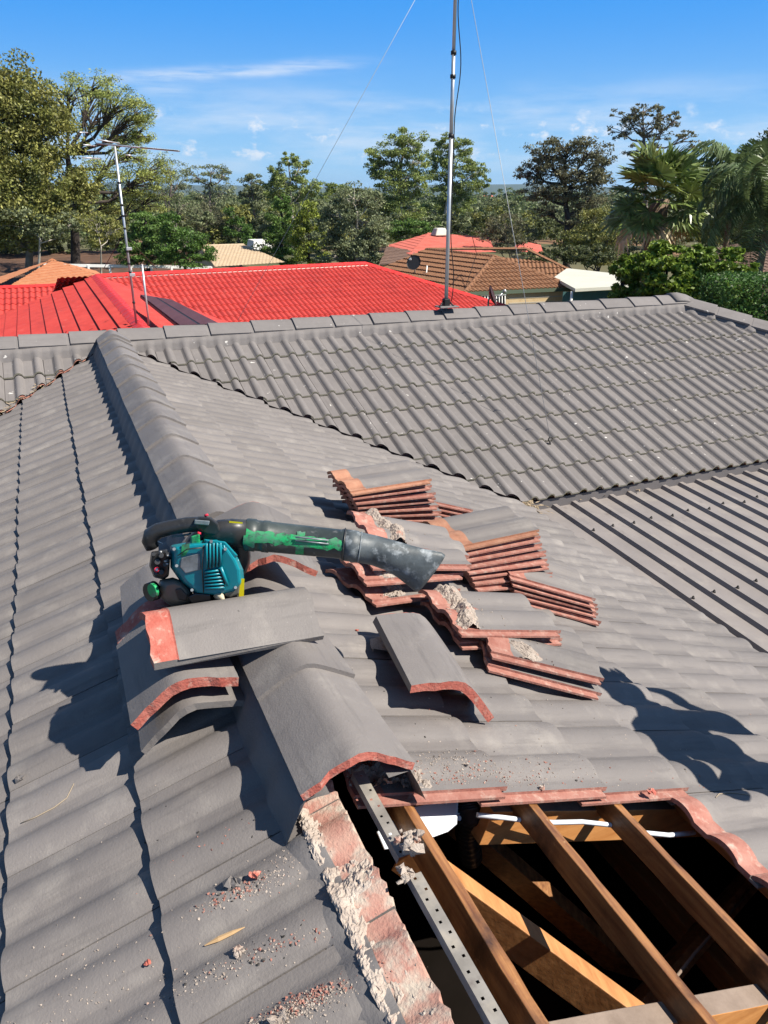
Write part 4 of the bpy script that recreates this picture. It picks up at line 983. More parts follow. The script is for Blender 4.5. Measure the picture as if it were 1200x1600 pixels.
scatter('dark_crumbs', 'valley', [('AL', 420, 1480, 60, 12, 60, A_), ('AL', 390, 1380, 30, 8, 40, A_), ('AL', 330, 1300, 60, 30, 20, 0), ('AR', 900, 1200, 130, 40, 30, 0), ('AR', 700, 1120, 120, 60, 25, 0)], 'dark grit specks on the tiles round the opening', .0007, .0045, 1.5, 4)
# dry leaf litter caught along the valley foot and eave
mb = MB()
for i in range(420):
    f = random.random()
    if i < 150: p = Vector((2.50 + random.gauss(0, .06), -2.55 + random.gauss(0, .10), ZE + .03))
    elif i < 340: p = Vector((2.54 + random.gauss(0, .025), -4.15 - random.random() * .75, pz(-4.5) + .03))
    else: p = Vector((2.6 + random.random() * 1.6, -2.44 + random.gauss(0, .02), pz(-2.4) + .02))
    a = random.uniform(0, 6.28); d = Vector((math.cos(a), math.sin(a), random.uniform(-.3, .3))) * random.uniform(.015, .04); w_ = Vector((-d.y, d.x, random.uniform(-.01, .01))) * .22
    mb.add([p - d, p + w_, p + d, p - w_], [(0, 1, 2, 3)])
o = mb.build('leaf_litter', 'litter'); tag(o, 'dry leaf litter caught in the gutter below the tiles', 'leaf litter', None, 'stuff')
# leaf scraps in the left valley
mb = MB()
for i in range(120):
    t = random.uniform(.45, 1.3); p = Vector((-t + random.gauss(0, .03), -t + random.gauss(0, .03), ZB - TP * t + .045))
    a = random.uniform(0, 6.28); d = Vector((math.cos(a), math.sin(a), random.uniform(-.3, .3))) * random.uniform(.01, .03); w_ = Vector((-d.y, d.x, .005)) * .25
    mb.add([p - d, p + w_, p + d, p - w_], [(0, 1, 2, 3)])
o = mb.build('leaf_litter', 'litter'); tag(o, 'dry leaf litter in the valley at the far left', 'leaf litter', None, 'stuff')

# ------------------------------------------------------------------ mast on the ridge with guy wires
MX, MY = 3.14, -0.03
mast = empty('antenna_mast', (MX, MY, 0.03), 'tall galvanised antenna mast clamped to the grey ridge', 'antenna mast')
MI = Matrix.Translation((-MX, -MY, -0.03))
mb = MB(); mb.tube([(MX, MY, .03), (MX, MY, 1.55)], .0185, 14); mb.tube([(MX, MY, 1.50), (MX, MY, 2.2)], .0165, 14); mb.tube([(MX, MY, 2.15), (MX, MY, 4.6)], .0150, 14); mb.build('pole', 'galv_bright', mast, MI)
for z in (1.53, 2.18, 2.0): mb = MB(); mb.tube([(MX, MY, z), (MX, MY, z + .03)], .025, 14); mb.build('collar', 'black_wire', mast, MI)
mb = MB(); mb.box((MX, MY - .02, .052), (.20, .14, .012)); mb.build('base_plate', 'tile_old', mast, MI, .003)
mb = MB(); mb.box((MX, MY, .09), (.06, .06, .07)); mb.build('clamp', 'black_wire', mast, MI, .006)
mb = MB(); mb.tube([(MX - .03, MY, .1), (MX - .1, MY - .05, .05)], .008, 6); mb.tube([(MX + .03, MY, .1), (MX + .06, MY - .05, .055)], .008, 6); mb.build('bracket_arm', 'black_wire', mast, MI)
mb = MB(); pts = []
for i in range(50):
    f = i / 49; z = .1 + 2.9 * f; pts.append((MX + .024 + .045 * max(0, math.sin((f * 3.2 + .3) * math.pi)) ** 2, MY - .01, z))
mb.tube(pts, .0045, 6); mb.build('aerial_cable', 'black_wire', mast, MI)
anc = surf('BF', 1.93, 3.125)
mb = MB(); mb.tube([anc + Vector((0, 0, .04)), (MX, MY, 3.12)], .0024, 5); mb.build('guy_wire', 'wire', mast, MI)
gl = HZ(372, 500, -.05)
mb = MB(); mb.tube([gl, (MX, MY, 3.12)], .0019, 5); mb.build('guy_wire', 'wire', mast, MI)
ah = empty('wire_anchor', anc, 'small rusty eyelet anchor holding the guy wire on the far slope', 'anchor')
mb = MB(); mb.tube([(0, 0, -.01), (0, 0, .03)], .008, 8); mb.build('shank', 'valley', ah)
mb = MB(); mb.tube([(.018 * math.cos(t), 0, .045 + .018 * math.sin(t)) for t in [k * math.pi / 6 for k in range(13)]], .005, 6); mb.build('eyelet', 'valley', ah)
mb = MB(); mb.tube([(0, 0, .01), (-.05, -.02, .005), (-.09, .01, .03), (-.10, .04, .02)], .003, 5); mb.build('wire_tail', 'valley', ah)
# ------------------------------------------------------------------ ground and hills
def terrain_z(x, y):
    d = math.hypot(x - 1, y + 3); t = min(1, max(0, (d - 9) / 6)); z = -3.7 - 1.5 * t * t * (3 - 2 * t)
    if d > 110: z -= (d - 110) * 0.02 if d < 900 else 15.8
    return z + 0.25 * noise.noise(Vector((x * .03, y * .03, 0))) * min(1, d / 30)
rads = [0, 2, 4, 6, 8, 9.5, 11, 12.5, 14, 16, 19, 23, 28, 34, 42, 52, 64, 80, 100, 130, 170, 230, 320, 450, 650, 900, 1400, 2200, 3500, 6000, 9000]
vs = []; fs = []; na = 96
for r_ in rads:
    for k in range(na):
        t = 2 * math.pi * k / na; x = 1 + r_ * math.cos(t); y = -3 + r_ * math.sin(t); vs.append((x, y, terrain_z(x, y)))
for i in range(len(rads) - 1):
    for k in range(na): a = i * na + k; b = i * na + (k + 1) % na; fs.append((a, a + na, b + na, b))
mb = MB(); mb.add(vs, fs, 0, True); o = mb.build('ground', 'ground'); tag(o, None, None, None, 'structure')
vs = []; fs = []; n = 200
for i in range(n + 1):
    az = R(-40) + R(130) * i / n
    for j, (D, k) in enumerate(((4500, 0), (5200, .55), (6000, 1), (7500, 1.0), (9500, 0))):
        h = 62 + 42 * noise.noise(Vector((az * 3.5, 1.5, j * .15))) + 16 * noise.noise(Vector((az * 14, 4.5, j * .4))) + 5 * noise.noise(Vector((az * 50, 4.5, j)))
        vs.append((D * math.sin(az), D * math.cos(az), -24 + h * k))
    if i:
        for j in range(4): a = (i - 1) * 5 + j; b = i * 5 + j; fs.append((a, b, b + 1, a + 1))
mb = MB(); mb.add(vs, fs, 0, True); o = mb.build('hills', 'hill'); tag(o, None, None, None, 'structure')

# ------------------------------------------------------------------ neighbouring houses
def roof_face(parent, name, poly, m, gauge=0.32, roll=0.15, amp=0.03, step=0.025, inv=None):
    P = [Vector(p) for p in poly]; n = (P[1] - P[0]).cross(P[2] - P[0]).normalized()
    if n.z < 0: n = -n
    upv = (Vector((0, 0, 1)) - n * n.z).normalized(); e = upv.cross(n).normalized(); o0 = P[0]
    uv = [((p - o0).dot(e), (p - o0).dot(upv)) for p in P]
    u0 = min(a for a, b in uv); u1 = max(a for a, b in uv); v0 = min(b for a, b in uv); v1 = max(b for a, b in uv)
    nu = max(2, int((u1 - u0) / (roll / 6.0))); us = np.linspace(u0, u1, nu + 1)
    ph = (us - u0) / roll % 1.0; pr_ = amp * np.where((ph > .2), np.sin(np.pi * np.clip((ph - .2) / .8, 0, 1)), 0)
    V = []; F = []; nc = int((v1 - v0) / gauge) + 1
    for c in range(nc):
        va = v0 + c * gauge; vb = va + gauge
        for vv, h in ((va, step * -.2), (va, step), (vb, 0.0)):
            pts = np.outer(us, np.array(e)) + np.array(o0 + upv * vv) + np.outer(pr_ + h, np.array(n)); V.append(pts)
        b = c * 3 * (nu + 1); i = np.arange(nu)
        for a in (0, 1): F.append(np.stack([b + a * (nu + 1) + i, b + a * (nu + 1) + i + 1, b + (a + 1) * (nu + 1) + i + 1, b + (a + 1) * (nu + 1) + i], 1))
    me = np_mesh(name, np.concatenate(V), np.concatenate(F), m)
    bm = bmesh.new(); bm.from_mesh(me); cen = sum(P, Vector()) / len(P)
    pl_ = []
    for i in range(len(P)):
        a, b = P[i], P[(i + 1) % len(P)]; no = (b - a).cross(n).normalized()
        if (cen - a).dot(no) > 0: no = -no
        pl_.append((a, no))
    clip(bm, pl_, False); bm.to_mesh(me); bm.free()
    for p in me.polygons: p.use_smooth = False
    ob = bpy.data.objects.new(name, me); link(ob, parent)
    if inv is not None: ob.matrix_local = inv
    ob['kind'] = 'stuff'
    return ob
def cap_run(parent, inv, a, b, m, w=0.13, h=0.08, L=0.40):
    a = Vector(a); b = Vector(b); d = (b - a); n = max(1, int(d.length / L)); d = d / n; y = d.normalized(); z = Vector((0, 0, 1)); z = (z - y * z.dot(y)).normalized(); x = y.cross(z)
    mb = MB(); P = cap_profile(w, h); rings = [[(p * s_, yy, q * s_ + .02) for p, q in P] + [(w * .8, yy, -.03), (-w * .8, yy, -.03)] for yy, s_ in ((0, 1.0), (d.length * 1.02, .9))]
    mb.loft(rings, 0, False); me = mb.mesh('ridge_cap', m)
    for i in range(n): o = bpy.data.objects.new('ridge_cap', me); link(o, parent); o.matrix_local = inv @ frame(x, y, z, a + d * i - Vector((0, 0, .02)))
def by_px(pts3, px, py):
    n = (pts3[1] - pts3[0]).cross(pts3[2] - pts3[0]); return on_plane(px, py, n, pts3[0])
def wall_run(parent, inv, pts, ztop, zbot, m='brick', th=0.2, name='wall'):
    for a, b in zip(pts[:-1], pts[1:]):
        mb = MB(); mb.beam((a[0], a[1], (ztop + zbot) / 2), (b[0], b[1], (ztop + zbot) / 2), th, ztop - zbot); mb.build(name, m, parent, inv)

# red tiled house behind the ridge
R0 = HZ(150, 432, -1.1); R1 = HZ(570, 412, -1.1); W1 = HZ(215, 505, -1.1); W1 = R0 + (W1 - R0) * 1.25
xr = (R1 - R0).normalized(); yr = Vector((-xr.y, xr.x, 0)); wd = (W1 - R0).normalized(); wx = Vector((-wd.y, wd.x, 0)); DR = Vector((0, 0, -1.31)); RUN = 3.6
red = empty('house', (R0.x, R0.y, -5.2), 'house with bright red tiled roof just behind the grey ridge', 'house'); RI = Matrix.Translation(-red.location)
E1 = R1 + xr * RUN - yr * RUN + DR
roof_face(red, 'roof_tiles', [R0 - xr * .2, R1, E1, R0 - xr * .2 - yr * RUN + DR], 'red_roof', inv=RI, gauge=.33, roll=.16, amp=.042, step=.018)
roof_face(red, 'roof_tiles', [R1, E1, R1 + xr * RUN + yr * RUN + DR], 'red_roof', inv=RI)
roof_face(red, 'roof_tiles', [R0, W1, W1 + wx * RUN + DR, R0 + wx * RUN + DR], 'red_roof', inv=RI, step=.03)
roof_face(red, 'roof_tiles', [R0, W1, W1 - wx * RUN + DR, R0 - wx * RUN + DR], 'red_roof', inv=RI, step=.045)
L0 = HZ(-260, 459, -1.45); L1 = HZ(150, 444, -1.45)
roof_face(red, 'roof_tiles', [L0, L1, L1 - yr * 3.2 + DR * .9, L0 - yr * 3.2 + DR * .9], 'red_roof', inv=RI, gauge=.33, roll=.16, amp=.042, step=.018)
roof_face(red, 'roof_tiles', [R0 - xr * 1, R1, R1 + xr * RUN + yr * RUN + DR, R0 - xr * 1 + yr * RUN + DR], 'red_roof', inv=RI)
cap_run(red, RI, R0, R1, 'red_cap', .15, .09); cap_run(red, RI, E1, R1, 'red_cap', .15, .09); cap_run(red, RI, W1, R0, 'red_cap', .14, .08); cap_run(red, RI, L0, L1, 'red_cap', .14, .08)
mb = MB(); mb.tube([R0 - yr * .19 + Vector((0, 0, -.045)), R1 - yr * .19 + Vector((0, 0, -.045))], .022, 6); mb.build('ridge_mortar', 'pink_mortar', red, RI)
fl = [R0 + wx * 3.3, W1 + wx * 3.3, W1 - wx * 3.3, R0 - wx * 3.3 - yr * 3, E1 - xr * .4 + yr * .4, R1 + xr * 3.2 + yr * 3.2, R0 - xr * 3 + yr * 3.2]
wall_run(red, RI, [fl[0], fl[1], fl[2], fl[3], fl[4], fl[5], fl[6]], -2.42, -5.3)
# solar panel on the red wing
pn = Vector((-wx.x * -1.31 / RUN * -1, 0, 0)); pnrm = (W1 - R0).cross(-wx * RUN + DR).normalized(); pnrm = pnrm if pnrm.z > 0 else -pnrm
sq = [on_plane(x, y, pnrm, R0 + pnrm * .14) for x, y in ((219, 460), (281, 508), (344, 506), (268, 468))]
panel = empty('solar_panel', sum(sq, Vector()) / 4, 'dark solar panel on the right slope of the red roof', 'solar panel'); SI = Matrix.Translation(-panel.location)
mb = MB(); mb.loft([[p - pnrm * .04 for p in sq], sq], 0, False); mb.build('frame', 'dish2', panel, SI)
cn = sum(sq, Vector()) / 4
for a, b in ((0, .47), (.53, 1)):
    q = [sq[0].lerp(sq[3], a), sq[1].lerp(sq[2], a), sq[1].lerp(sq[2], b), sq[0].lerp(sq[3], b)]; c_ = sum(q, Vector()) / 4
    mb = MB(); mb.loft([[p + pnrm * .001 for p in q], [c_ + (p - c_) * .96 + pnrm * .005 for p in q]], 0, False); mb.build('glass_pane', 'solar', panel, SI)
mb = MB(); mb.beam(sq[1] - pnrm * .05, sq[0] - pnrm * .05, .05, .05); mb.build('rail', 'dish2', panel, SI)
# television aerial on the red roof
AB = HZ(213, 505, -1.05); AD = math.hypot(AB.x - CAM.x, AB.y - CAM.y)
aer = empty('tv_aerial', AB, 'television aerial on a banded pole above the red roof', 'tv aerial'); AI = Matrix.Translation(-AB)
top = at(189, 228, AD); AH = top.z - AB.z
mb = MB(); mb.tube([AB, AB + Vector((0, 0, AH))], .020, 10); mb.build('pole', 'galv_bright', aer, AI)
for f in (.30, .35, .42, .55, .62, .68, .80, .12): mb = MB(); p = AB + Vector((0, 0, AH * f)); mb.tube([p, p + Vector((0, 0, .03))], .026, 10); mb.build('pole_band', 'black_wire', aer, AI)
for f in (.29, .44): mb = MB(); p = AB + Vector((0, 0, AH * f)); mb.box(p + Vector((.03, 0, 0)), (.09, .05, .05)); mb.build('bracket', 'alu', aer, AI, .005)
T_ = AB + Vector((0, 0, AH)); bl = at(130, 222, AD) ; br = at(280, 236, AD)
b1 = Vector((T_.x, T_.y, 0)); bo = Vector((RT.x, RT.y, 0))
mb = MB(); mb.tube([at(150, 224, AD), br], .013, 8); mb.build('boom', 'galv_bright', aer, AI)
for i in range(22): x = 222 + i * 2.7; p = at(x, 224 + (x - 150) * .092, AD); mb = MB(); mb.tube([p - BN * .10, p + BN * .10], .007, 5); mb.build('element', 'black_wire', aer, AI)
for a, b in (((124, 207), (137, 207)), ((130, 226), (150, 228)), ((128, 246), (158, 248)), ((152, 218), (187, 224))): mb = MB(); mb.tube([at(*a, AD - .1), at(*b, AD + .1)], .010, 6); mb.build('reflector', 'alu', aer, AI)
mb = MB(); mb.tube([at(140, 207, AD), at(150, 224, AD), at(146, 246, AD)], .008, 6); mb.build('reflector_arm', 'black_wire', aer, AI)
mb = MB(); mb.tube([at(196, 242, AD), at(205, 243, AD)], .012, 6); mb.build('dipole', 'alu', aer, AI)
mb = MB(); mb.tube([at(193, 365, AD), at(163, 418, AD + 1.5)], .006, 5); mb.tube([at(193, 365, AD), at(245, 420, AD + 1.5)], .006, 5); mb.build('stay_wire', 'black_wire', aer, AI)
p0 = HZ(233, 509, -1.12); pd_ = math.hypot(p0.x - CAM.x, p0.y - CAM.y); p1 = at(224, 414, pd_); mb = MB(); mb.tube([p0, (p0.x, p0.y, p1.z)], .018, 8); mb.tube([(p0.x, p0.y, p1.z), (p0.x, p0.y, p1.z + .01)], .022, 8); o = mb.build('vent_pipe', 'alu'); tag(o, 'short pale pipe standing beside the aerial on the red roof', 'pipe')

# brown tiled house with cream brick walls
RF = HZ(667, 389, -1.5); A1 = HZ(772, 400, -1.5); F1 = HZ(725, 457, -2.62); F2 = HZ(901, 449, -2.62)
bh = empty('house', (F1.x, F1.y, -5.2), 'cream brick house with brown tiled hip roof', 'house'); BHI = Matrix.Translation(-bh.location)
F0 = by_px([RF, A1, F1], 586, 424)
roof_face(bh, 'roof_tiles', [RF, A1, F1, F0], 'brown_roof', inv=BHI, gauge=.42, roll=.2, amp=.02, step=.05)
roof_face(bh, 'roof_tiles', [A1, F1, F2], 'brown_roof', inv=BHI, gauge=.36, roll=.2, amp=.045, step=.04)
Ga = RF.copy(); Gb = HZ(822, 388.5, -1.5); Gc = HZ(905, 429, -2.62)
Gd = by_px([Ga, Gb, Gc], 850, 437)
roof_face(bh, 'roof_tiles', [Ga, Gb, Gc, Gd, by_px([Ga, Gb, Gc], 772, 401)], 'brown_roof', inv=BHI, gauge=.36, roll=.2, amp=.045, step=.04)
for a, b in ((F1, A1), (F2, A1), (A1, RF), (Gb, Ga), (Gc, Gb)): cap_run(bh, BHI, a, b, 'brown_roof', .13, .08, .45)
def inset(p, c, k): return Vector((p.x + (c.x - p.x) * k, p.y + (c.y - p.y) * k, p.z))
cB = (RF + F2 + F1) / 3; w0 = inset(F0, cB, .05); w1 = inset(F1, cB, .06); w2 = inset(F2, cB, .06)
wall_run(bh, BHI, [w0, w1, w2, Gc], -2.66, -5.3)
mb = MB(); mb.beam(F0 + Vector((0, 0, -.06)), F1 + Vector((0, 0, -.06)), .12, .13); mb.beam(F1 + Vector((0, 0, -.06)), F2 + Vector((0, 0, -.06)), .12, .13); mb.build('gutter', 'fascia', bh, BHI)
wdir = (w2 - w1).normalized(); wn = Vector((wdir.y, -wdir.x, 0)); wn = wn if wn.dot(CAM - w1) > 0 else -wn
nB = wn; 
def onw(px, py, off): return on_plane(px, py, nB, Vector((w1.x, w1.y, 0)) + nB * (.1 + off))
win = MB(); q = [onw(x, y, .01) for x, y in ((752, 462), (790, 460), (790, 492), (752, 494))]; win.loft([q, [p + nB * .02 for p in q]], 0, False); wo = win.build('window', 'glass', bh, BHI)
for i in range(9): mb = MB(); x = 753 + i * 4.5; a = onw(x, 461, .06); b = onw(x, 493, .06); mb.tube([a, b], .022, 6); mb.build('window_bar', 'white', wo)
mb = MB(); mb.tube([onw(751, 461.5, .05), onw(791, 460, .05)], .04, 6); mb.build('window_frame', 'white', wo)
for i in range(4):
    mb = MB(); mb.beam(onw(795, 466 + i * 8, .004), onw(892, 462 + i * 8, .004), .015, .05); mb.build('brick_course', 'mortar_joint', bh, BHI)
# dishes
def dish(label, p, r, face, m, pole_to):
    e = empty('satellite_dish', p, label, 'satellite dish'); f = Vector(face).normalized(); x = f.orthogonal().normalized(); y = f.cross(x)
    mb = MB(); rg = []
    for k, dz in ((1.0, 0), (.8, -.07), (.5, -.14), (.15, -.17)): rg.append([(x * math.cos(t) + y * math.sin(t)) * r * k + f * (dz * r * 2) for t in [i * math.pi / 10 for i in range(20)]])
    mb.loft(rg, 0, True, False); mb.loft([[v * .97 - f * .02 for v in g] for g in rg], 0, True, True); mb.build('reflector', m, e)
    mb = MB(); mb.tube([-x * r * .8, f * r * 1.1], .018, 6); mb.build('feed_arm', 'alu', e)
    mb = MB(); mb.tube([f * r * 1.05, f * r * 1.3], .05, 8); mb.build('receiver', 'alu', e)
    mb = MB(); mb.tube([-f * r * .3, -f * r * .5 + Vector((0, 0, -.1)), Vector((0, 0, pole_to)) - f * r * .5], .03, 8); mb.build('pole', 'galv', e)
d1 = by_px([RF, A1, F1], 646, 430) + Vector((0, 0, .55)); dish('charcoal satellite dish on the brown tiled roof', d1, .34, (-.7, -.6, .4), 'dish2', -.6)
d2 = at(771, 461, 24); dish('maroon satellite dish in front of the cream brick wall', d2, .30, (.75, -.55, .35), 'dish', -3.4)
mb = MB(); a = by_px([RF, A1, F1], 655, 432); mb.tube([a, a + Vector((.35, 0, .02)), a + Vector((.38, 0, .45))], .03, 6); o = mb.build('vent_pipe', 'white'); tag(o, 'white bent pipe on the brown tiled roof', 'pipe')
mb = MB(); mb.tube([by_px([RF, A1, F1], 727, 452) + Vector((0, 0, .05)), by_px([RF, A1, F1], 742, 425) + Vector((0, 0, .6)), at(745, 398, 30), at(738, 370, 28), at(716, 362, 26)], .012, 5); o = mb.build('overhead_cable', 'black_wire'); tag(o, 'black cable looping up from the brown roof corner', 'cable')
# pale carport and teal fence
cp = [HZ(x, y, -2.35) for x, y in ((866, 433), (886, 419), (968, 428), (985, 446), (899, 451))]
car = empty('carport', cp[0], 'pale flat carport roof beside the brown tiled house', 'carport'); CI = Matrix.Translation(-cp[0])
mb = MB(); mb.loft([[p - Vector((0, 0, .12)) for p in cp], cp], 0, False); mb.build('roof', 'pale_roof', car, CI)
for p in (cp[3], cp[4]): mb = MB(); mb.tube([p + Vector((.0, .2, -.12)), p + Vector((0, .2, -3))], .05, 8); mb.build('post', 'white', car, CI)
fa = at(880, 452, math.hypot(cp[4].x - CAM.x, cp[4].y - CAM.y) + .6); fb = at(1000, 448, math.hypot(cp[3].x - CAM.x, cp[3].y - CAM.y) + .6)
fen = empty('fence', (fa.x, fa.y, -5.2), 'teal sheet fence under the carport edge', 'fence'); FI = Matrix.Translation(-fen.location)
for i in range(8):
    a = Vector((fa.x, fa.y, -3.9)).lerp(Vector((fb.x, fb.y, -3.9)), i / 8); b = Vector((fa.x, fa.y, -3.9)).lerp(Vector((fb.x, fb.y, -3.9)), (i + .985) / 8); mb = MB(); mb.beam(a, b, .04, 2.7); mb.build('panel', 'teal_fence', fen, FI)

# farther roofs
def far_house(label, faces, m, base, wallm='brick', drop=2.6, gauge=.34, roll=.24, amp=.015):
    h = empty('house', (base.x, base.y, -5.3), label, 'house'); I = Matrix.Translation(-h.location)
    allp = []
    for f in faces:
        pts = f[0]; roof_face(h, 'roof_tiles', pts, f[1] if len(f) > 1 else m, inv=I, gauge=gauge, roll=roll, amp=amp, step=.02); allp += pts
    zt = min(p.z for p in allp); low = [p for p in allp if p.z < zt + .5]; c = sum(allp, Vector()) / len(allp)
    cap_run(h, I, faces[0][0][0], faces[0][0][1], m, .15, .09, .45)
    if len(low) > 1: wall_run(h, I, [inset(p, c, .06) for p in low], zt - .02, -5.6, wallm)
    return h, I
a, b = at(312, 384, 62), at(381, 382, 62); c = at(446, 410, 56); d = by_px([a, b, c], 336, 417); e_ = by_px([a, b, c], 300, 400)
far_house('house with pale beige tiled roof beyond the red ridge', [([a, b, c, d],), ([a, d, at(300, 412, 64)],)], 'beige_roof', c)
a, b = at(82, 407, 34), at(79, 407.5, 34.2); c = at(5, 453, 28); d = at(-40, 446, 32); e_ = at(170, 436, 31)
far_house('house with orange tiled pyramid roof at the far left', [([a, b, d, c],), ([a, c, e_],), ([a, e_, at(150, 424, 37)],)], 'orange_roof', c)
a, b = at(668, 365, 64), at(764, 372, 64); c = at(775, 394, 57); d = by_px([a, b, c], 640, 398); e_ = by_px([a, b, c], 606, 385)
far_house('house with faded red roof beyond the brown tiled house', [([a, b, c, d],), ([a, d, at(604, 384, 61)],), ([at(604, 385, 58), at(592, 414, 50), at(655, 410, 50), at(647, 397, 55)], 'dark_roof')], 'far_red_roof', c, gauge=.5, roll=.4)
mb = MB(); p = at(687, 362, 63); mb.box(p, (1.2, 1.0, .55), None, 0, .6); o = mb.build('roof_cooler', 'pale_roof', None, None, .08); tag(o, 'white rooftop cooler on the faded red roof', 'cooler')
a, b = at(810, 377, 70), at(845, 384, 70); c = at(850, 398, 66); d = by_px([a, b, c], 800, 392)
far_house('house with small red roof patch behind bushes at centre right', [([a, b, c, d],)], 'far_red_roof', c)
a, b = at(1105, 392, 36), at(1153, 381, 36); c = at(1170, 398, 32); d = by_px([a, b, c], 1125, 414)
a2, b2 = at(1148, 399, 33), at(1290, 386, 33); c2 = at(1300, 440, 27); d2_ = by_px([a2, b2, c2], 1150, 442)
far_house('house with dark brown tiled roof behind the hedge at right', [([a2, b2, c2, d2_],), ([a, b, c, d],)], 'dark_roof', c2, gauge=.34, roll=.2)
a, b = at(735, 352, 160), at(752, 352, 160); c = at(760, 362, 150); d = by_px([a, b, c], 726, 362)
far_house('house with pinkish roof glimpsed between distant trees', [([a, b, c, d],)], 'beige_roof', c)
for i, (px, py, w_, lab) in enumerate(((748, 309, 9, 'leftmost of the tiny pale houses on the horizon'), (757, 307, 8, 'second tiny pale house on the horizon from the mast'), (766, 309, 10, 'rightmost of the tiny pale houses on the horizon'))):
    p = at(px, py, 620); s_ = w_ * 620 / 1300
    h = empty('house', (p.x, p.y, p.z - s_), lab, 'house'); mb = MB(); mb.box((0, 0, s_ * .6), (s_, s_, s_ * .9)); mb.build('wall', 'cream', h)
    mb = MB(); mb.box((0, 0, s_ * 1.2), (s_ * 1.2, s_ * 1.2, s_ * .35), None, 0, .3); mb.build('roof', 'far_red_roof', h)
mb = MB(); p = at(405, 382, 72); mb.box(p, (1.8, 2.5, .8), None, 0, .8); o = mb.build('shed', 'white', None, None, .05); tag(o, 'small white shed roof beside the beige tiled house', 'shed')
mb = MB()
wf = empty('fence', at(140, 418, 50), 'low white rail fence behind the red and orange roofs', 'fence'); WI = Matrix.Translation(-wf.location)
a = at(70, 414, 50); b = at(330, 418, 50)
for i in range(9): p = a.lerp(b, i / 8); mb = MB(); mb.beam(p + Vector((0, 0, -.9)), p + Vector((0, 0, .05)), .12, .12, (0, 1, 0)); mb.build('post', 'white', wf, WI)
mb = MB(); mb.beam(a, b, .06, .16); mb.build('rail', 'white', wf, WI)
# brown leaf-littered bank under the left trees
vs = []; fs = []
for i in range(31):
    for j in range(9):
        px = -60 + 400 * i / 30; D = 58 + 26 * j / 8; p = at(px, 420, D); z = -5.2 + 1.0 * (j / 8) ** .8 + .35 * noise.noise(Vector((p.x * .2, p.y * .2, 0)))
        if j == 0: z = -5.6
        vs.append((p.x, p.y, z))
        if i and j: a_ = (i - 1) * 9 + j - 1; fs.append((a_, a_ + 9, a_ + 10, a_ + 1))
mb = MB(); mb.add(vs, fs, 0, True); o = mb.build('bank', 'bank'); tag(o, None, None, None, 'structure')
# ------------------------------------------------------------------ trees
LM = {
 'olive': leafmat('leaf_olive', (0.160, 0.182, 0.047), (0.278, 0.267, 0.076)),
 'olive_l': leafmat('leaf_light_olive', (0.224, 0.267, 0.064), (0.362, 0.395, 0.106)),
 'grey': leafmat('leaf_grey_green', (0.147, 0.177, 0.088), (0.248, 0.277, 0.147)),
 'gum': leafmat('leaf_gum', (0.160, 0.214, 0.060), (0.300, 0.353, 0.104)),
 'dark': leafmat('leaf_dark', (0.064, 0.081, 0.033), (0.128, 0.145, 0.054)),
 'brown': leafmat('leaf_brownish', (0.112, 0.116, 0.061), (0.195, 0.189, 0.106)),
 'green': leafmat('leaf_fresh_green', (0.060, 0.125, 0.022), (0.12, 0.21, 0.045)),
 'conifer': leafmat('leaf_conifer', (0.086, 0.160, 0.034), (0.160, 0.256, 0.060)),
 'yellow': leafmat('leaf_yellow_green', (0.181, 0.226, 0.036), (0.307, 0.362, 0.054)),
 'hedge': leafmat('leaf_glossy_hedge', (0.090, 0.154, 0.021), (0.217, 0.299, 0.040), rough=0.5, spec=0.35),
 'clipped': leafmat('leaf_clipped', (0.054, 0.117, 0.025), (0.090, 0.181, 0.036)),
 'palm': leafmat('leaf_fan_palm', (0.085, 0.130, 0.032), (0.21, 0.26, 0.08), trans=.12, isl=.45, rough=.35),
 'palm_dead': leafmat('leaf_dead_palm', (0.362, 0.271, 0.154), (0.544, 0.435, 0.254), trans=.15, isl=.3),
 'queen': leafmat('leaf_queen_palm', (0.081, 0.128, 0.051), (0.164, 0.217, 0.090), trans=.25, isl=.4, rough=.4),
 'far': leafmat('leaf_far_wood', (0.100, 0.136, 0.050), (0.177, 0.218, 0.088)),
}
def leaves_np(cen, size, aspect=2.2, droop=0.0, up=0.0):
    n = len(cen); d = rng.normal(size=(n, 3)); d[:, 2] = d[:, 2] * (1 - abs(droop)) - droop * 1.2; d /= np.linalg.norm(d, axis=1)[:, None] + 1e-9
    q = rng.normal(size=(n, 3)); w = np.cross(d, q); w /= np.linalg.norm(w, axis=1)[:, None] + 1e-9
    s = size * rng.uniform(.6, 1.4, size=(n, 1)); a = d * s * .5; b = w * s * .5 / aspect
    V = np.empty((n, 4, 3)); V[:, 0] = cen - a; V[:, 1] = cen + b; V[:, 2] = cen + a; V[:, 3] = cen - b
    return V.reshape(-1, 3), np.arange(4 * n).reshape(-1, 4)
def clump_points(c, rad, n, sub, tight=.30):
    """leaf centres gathered in sub-clusters spread over an ellipsoid's outer volume"""
    k = max(3, sub); u = rng.normal(size=(k, 3)); u /= np.linalg.norm(u, axis=1)[:, None]; rr = rng.uniform(.35, 1.0, size=(k, 1)) ** .6
    cc = u * rr; cc[:, 2] = np.where(cc[:, 2] < -.55, cc[:, 2] * .6, cc[:, 2])
    idx = rng.integers(0, k, n); g = rng.normal(size=(n, 3)); g /= np.linalg.norm(g, axis=1)[:, None]; g *= rng.uniform(0, 1, size=(n, 1)) ** .5
    sz = rng.uniform(.6, 1.35, size=k)[idx][:, None]
    return np.array(c) + (cc[idx] + g * tight * sz * np.array([1, 1, .7])) * np.array(rad), np.array(c) + cc * np.array(rad)
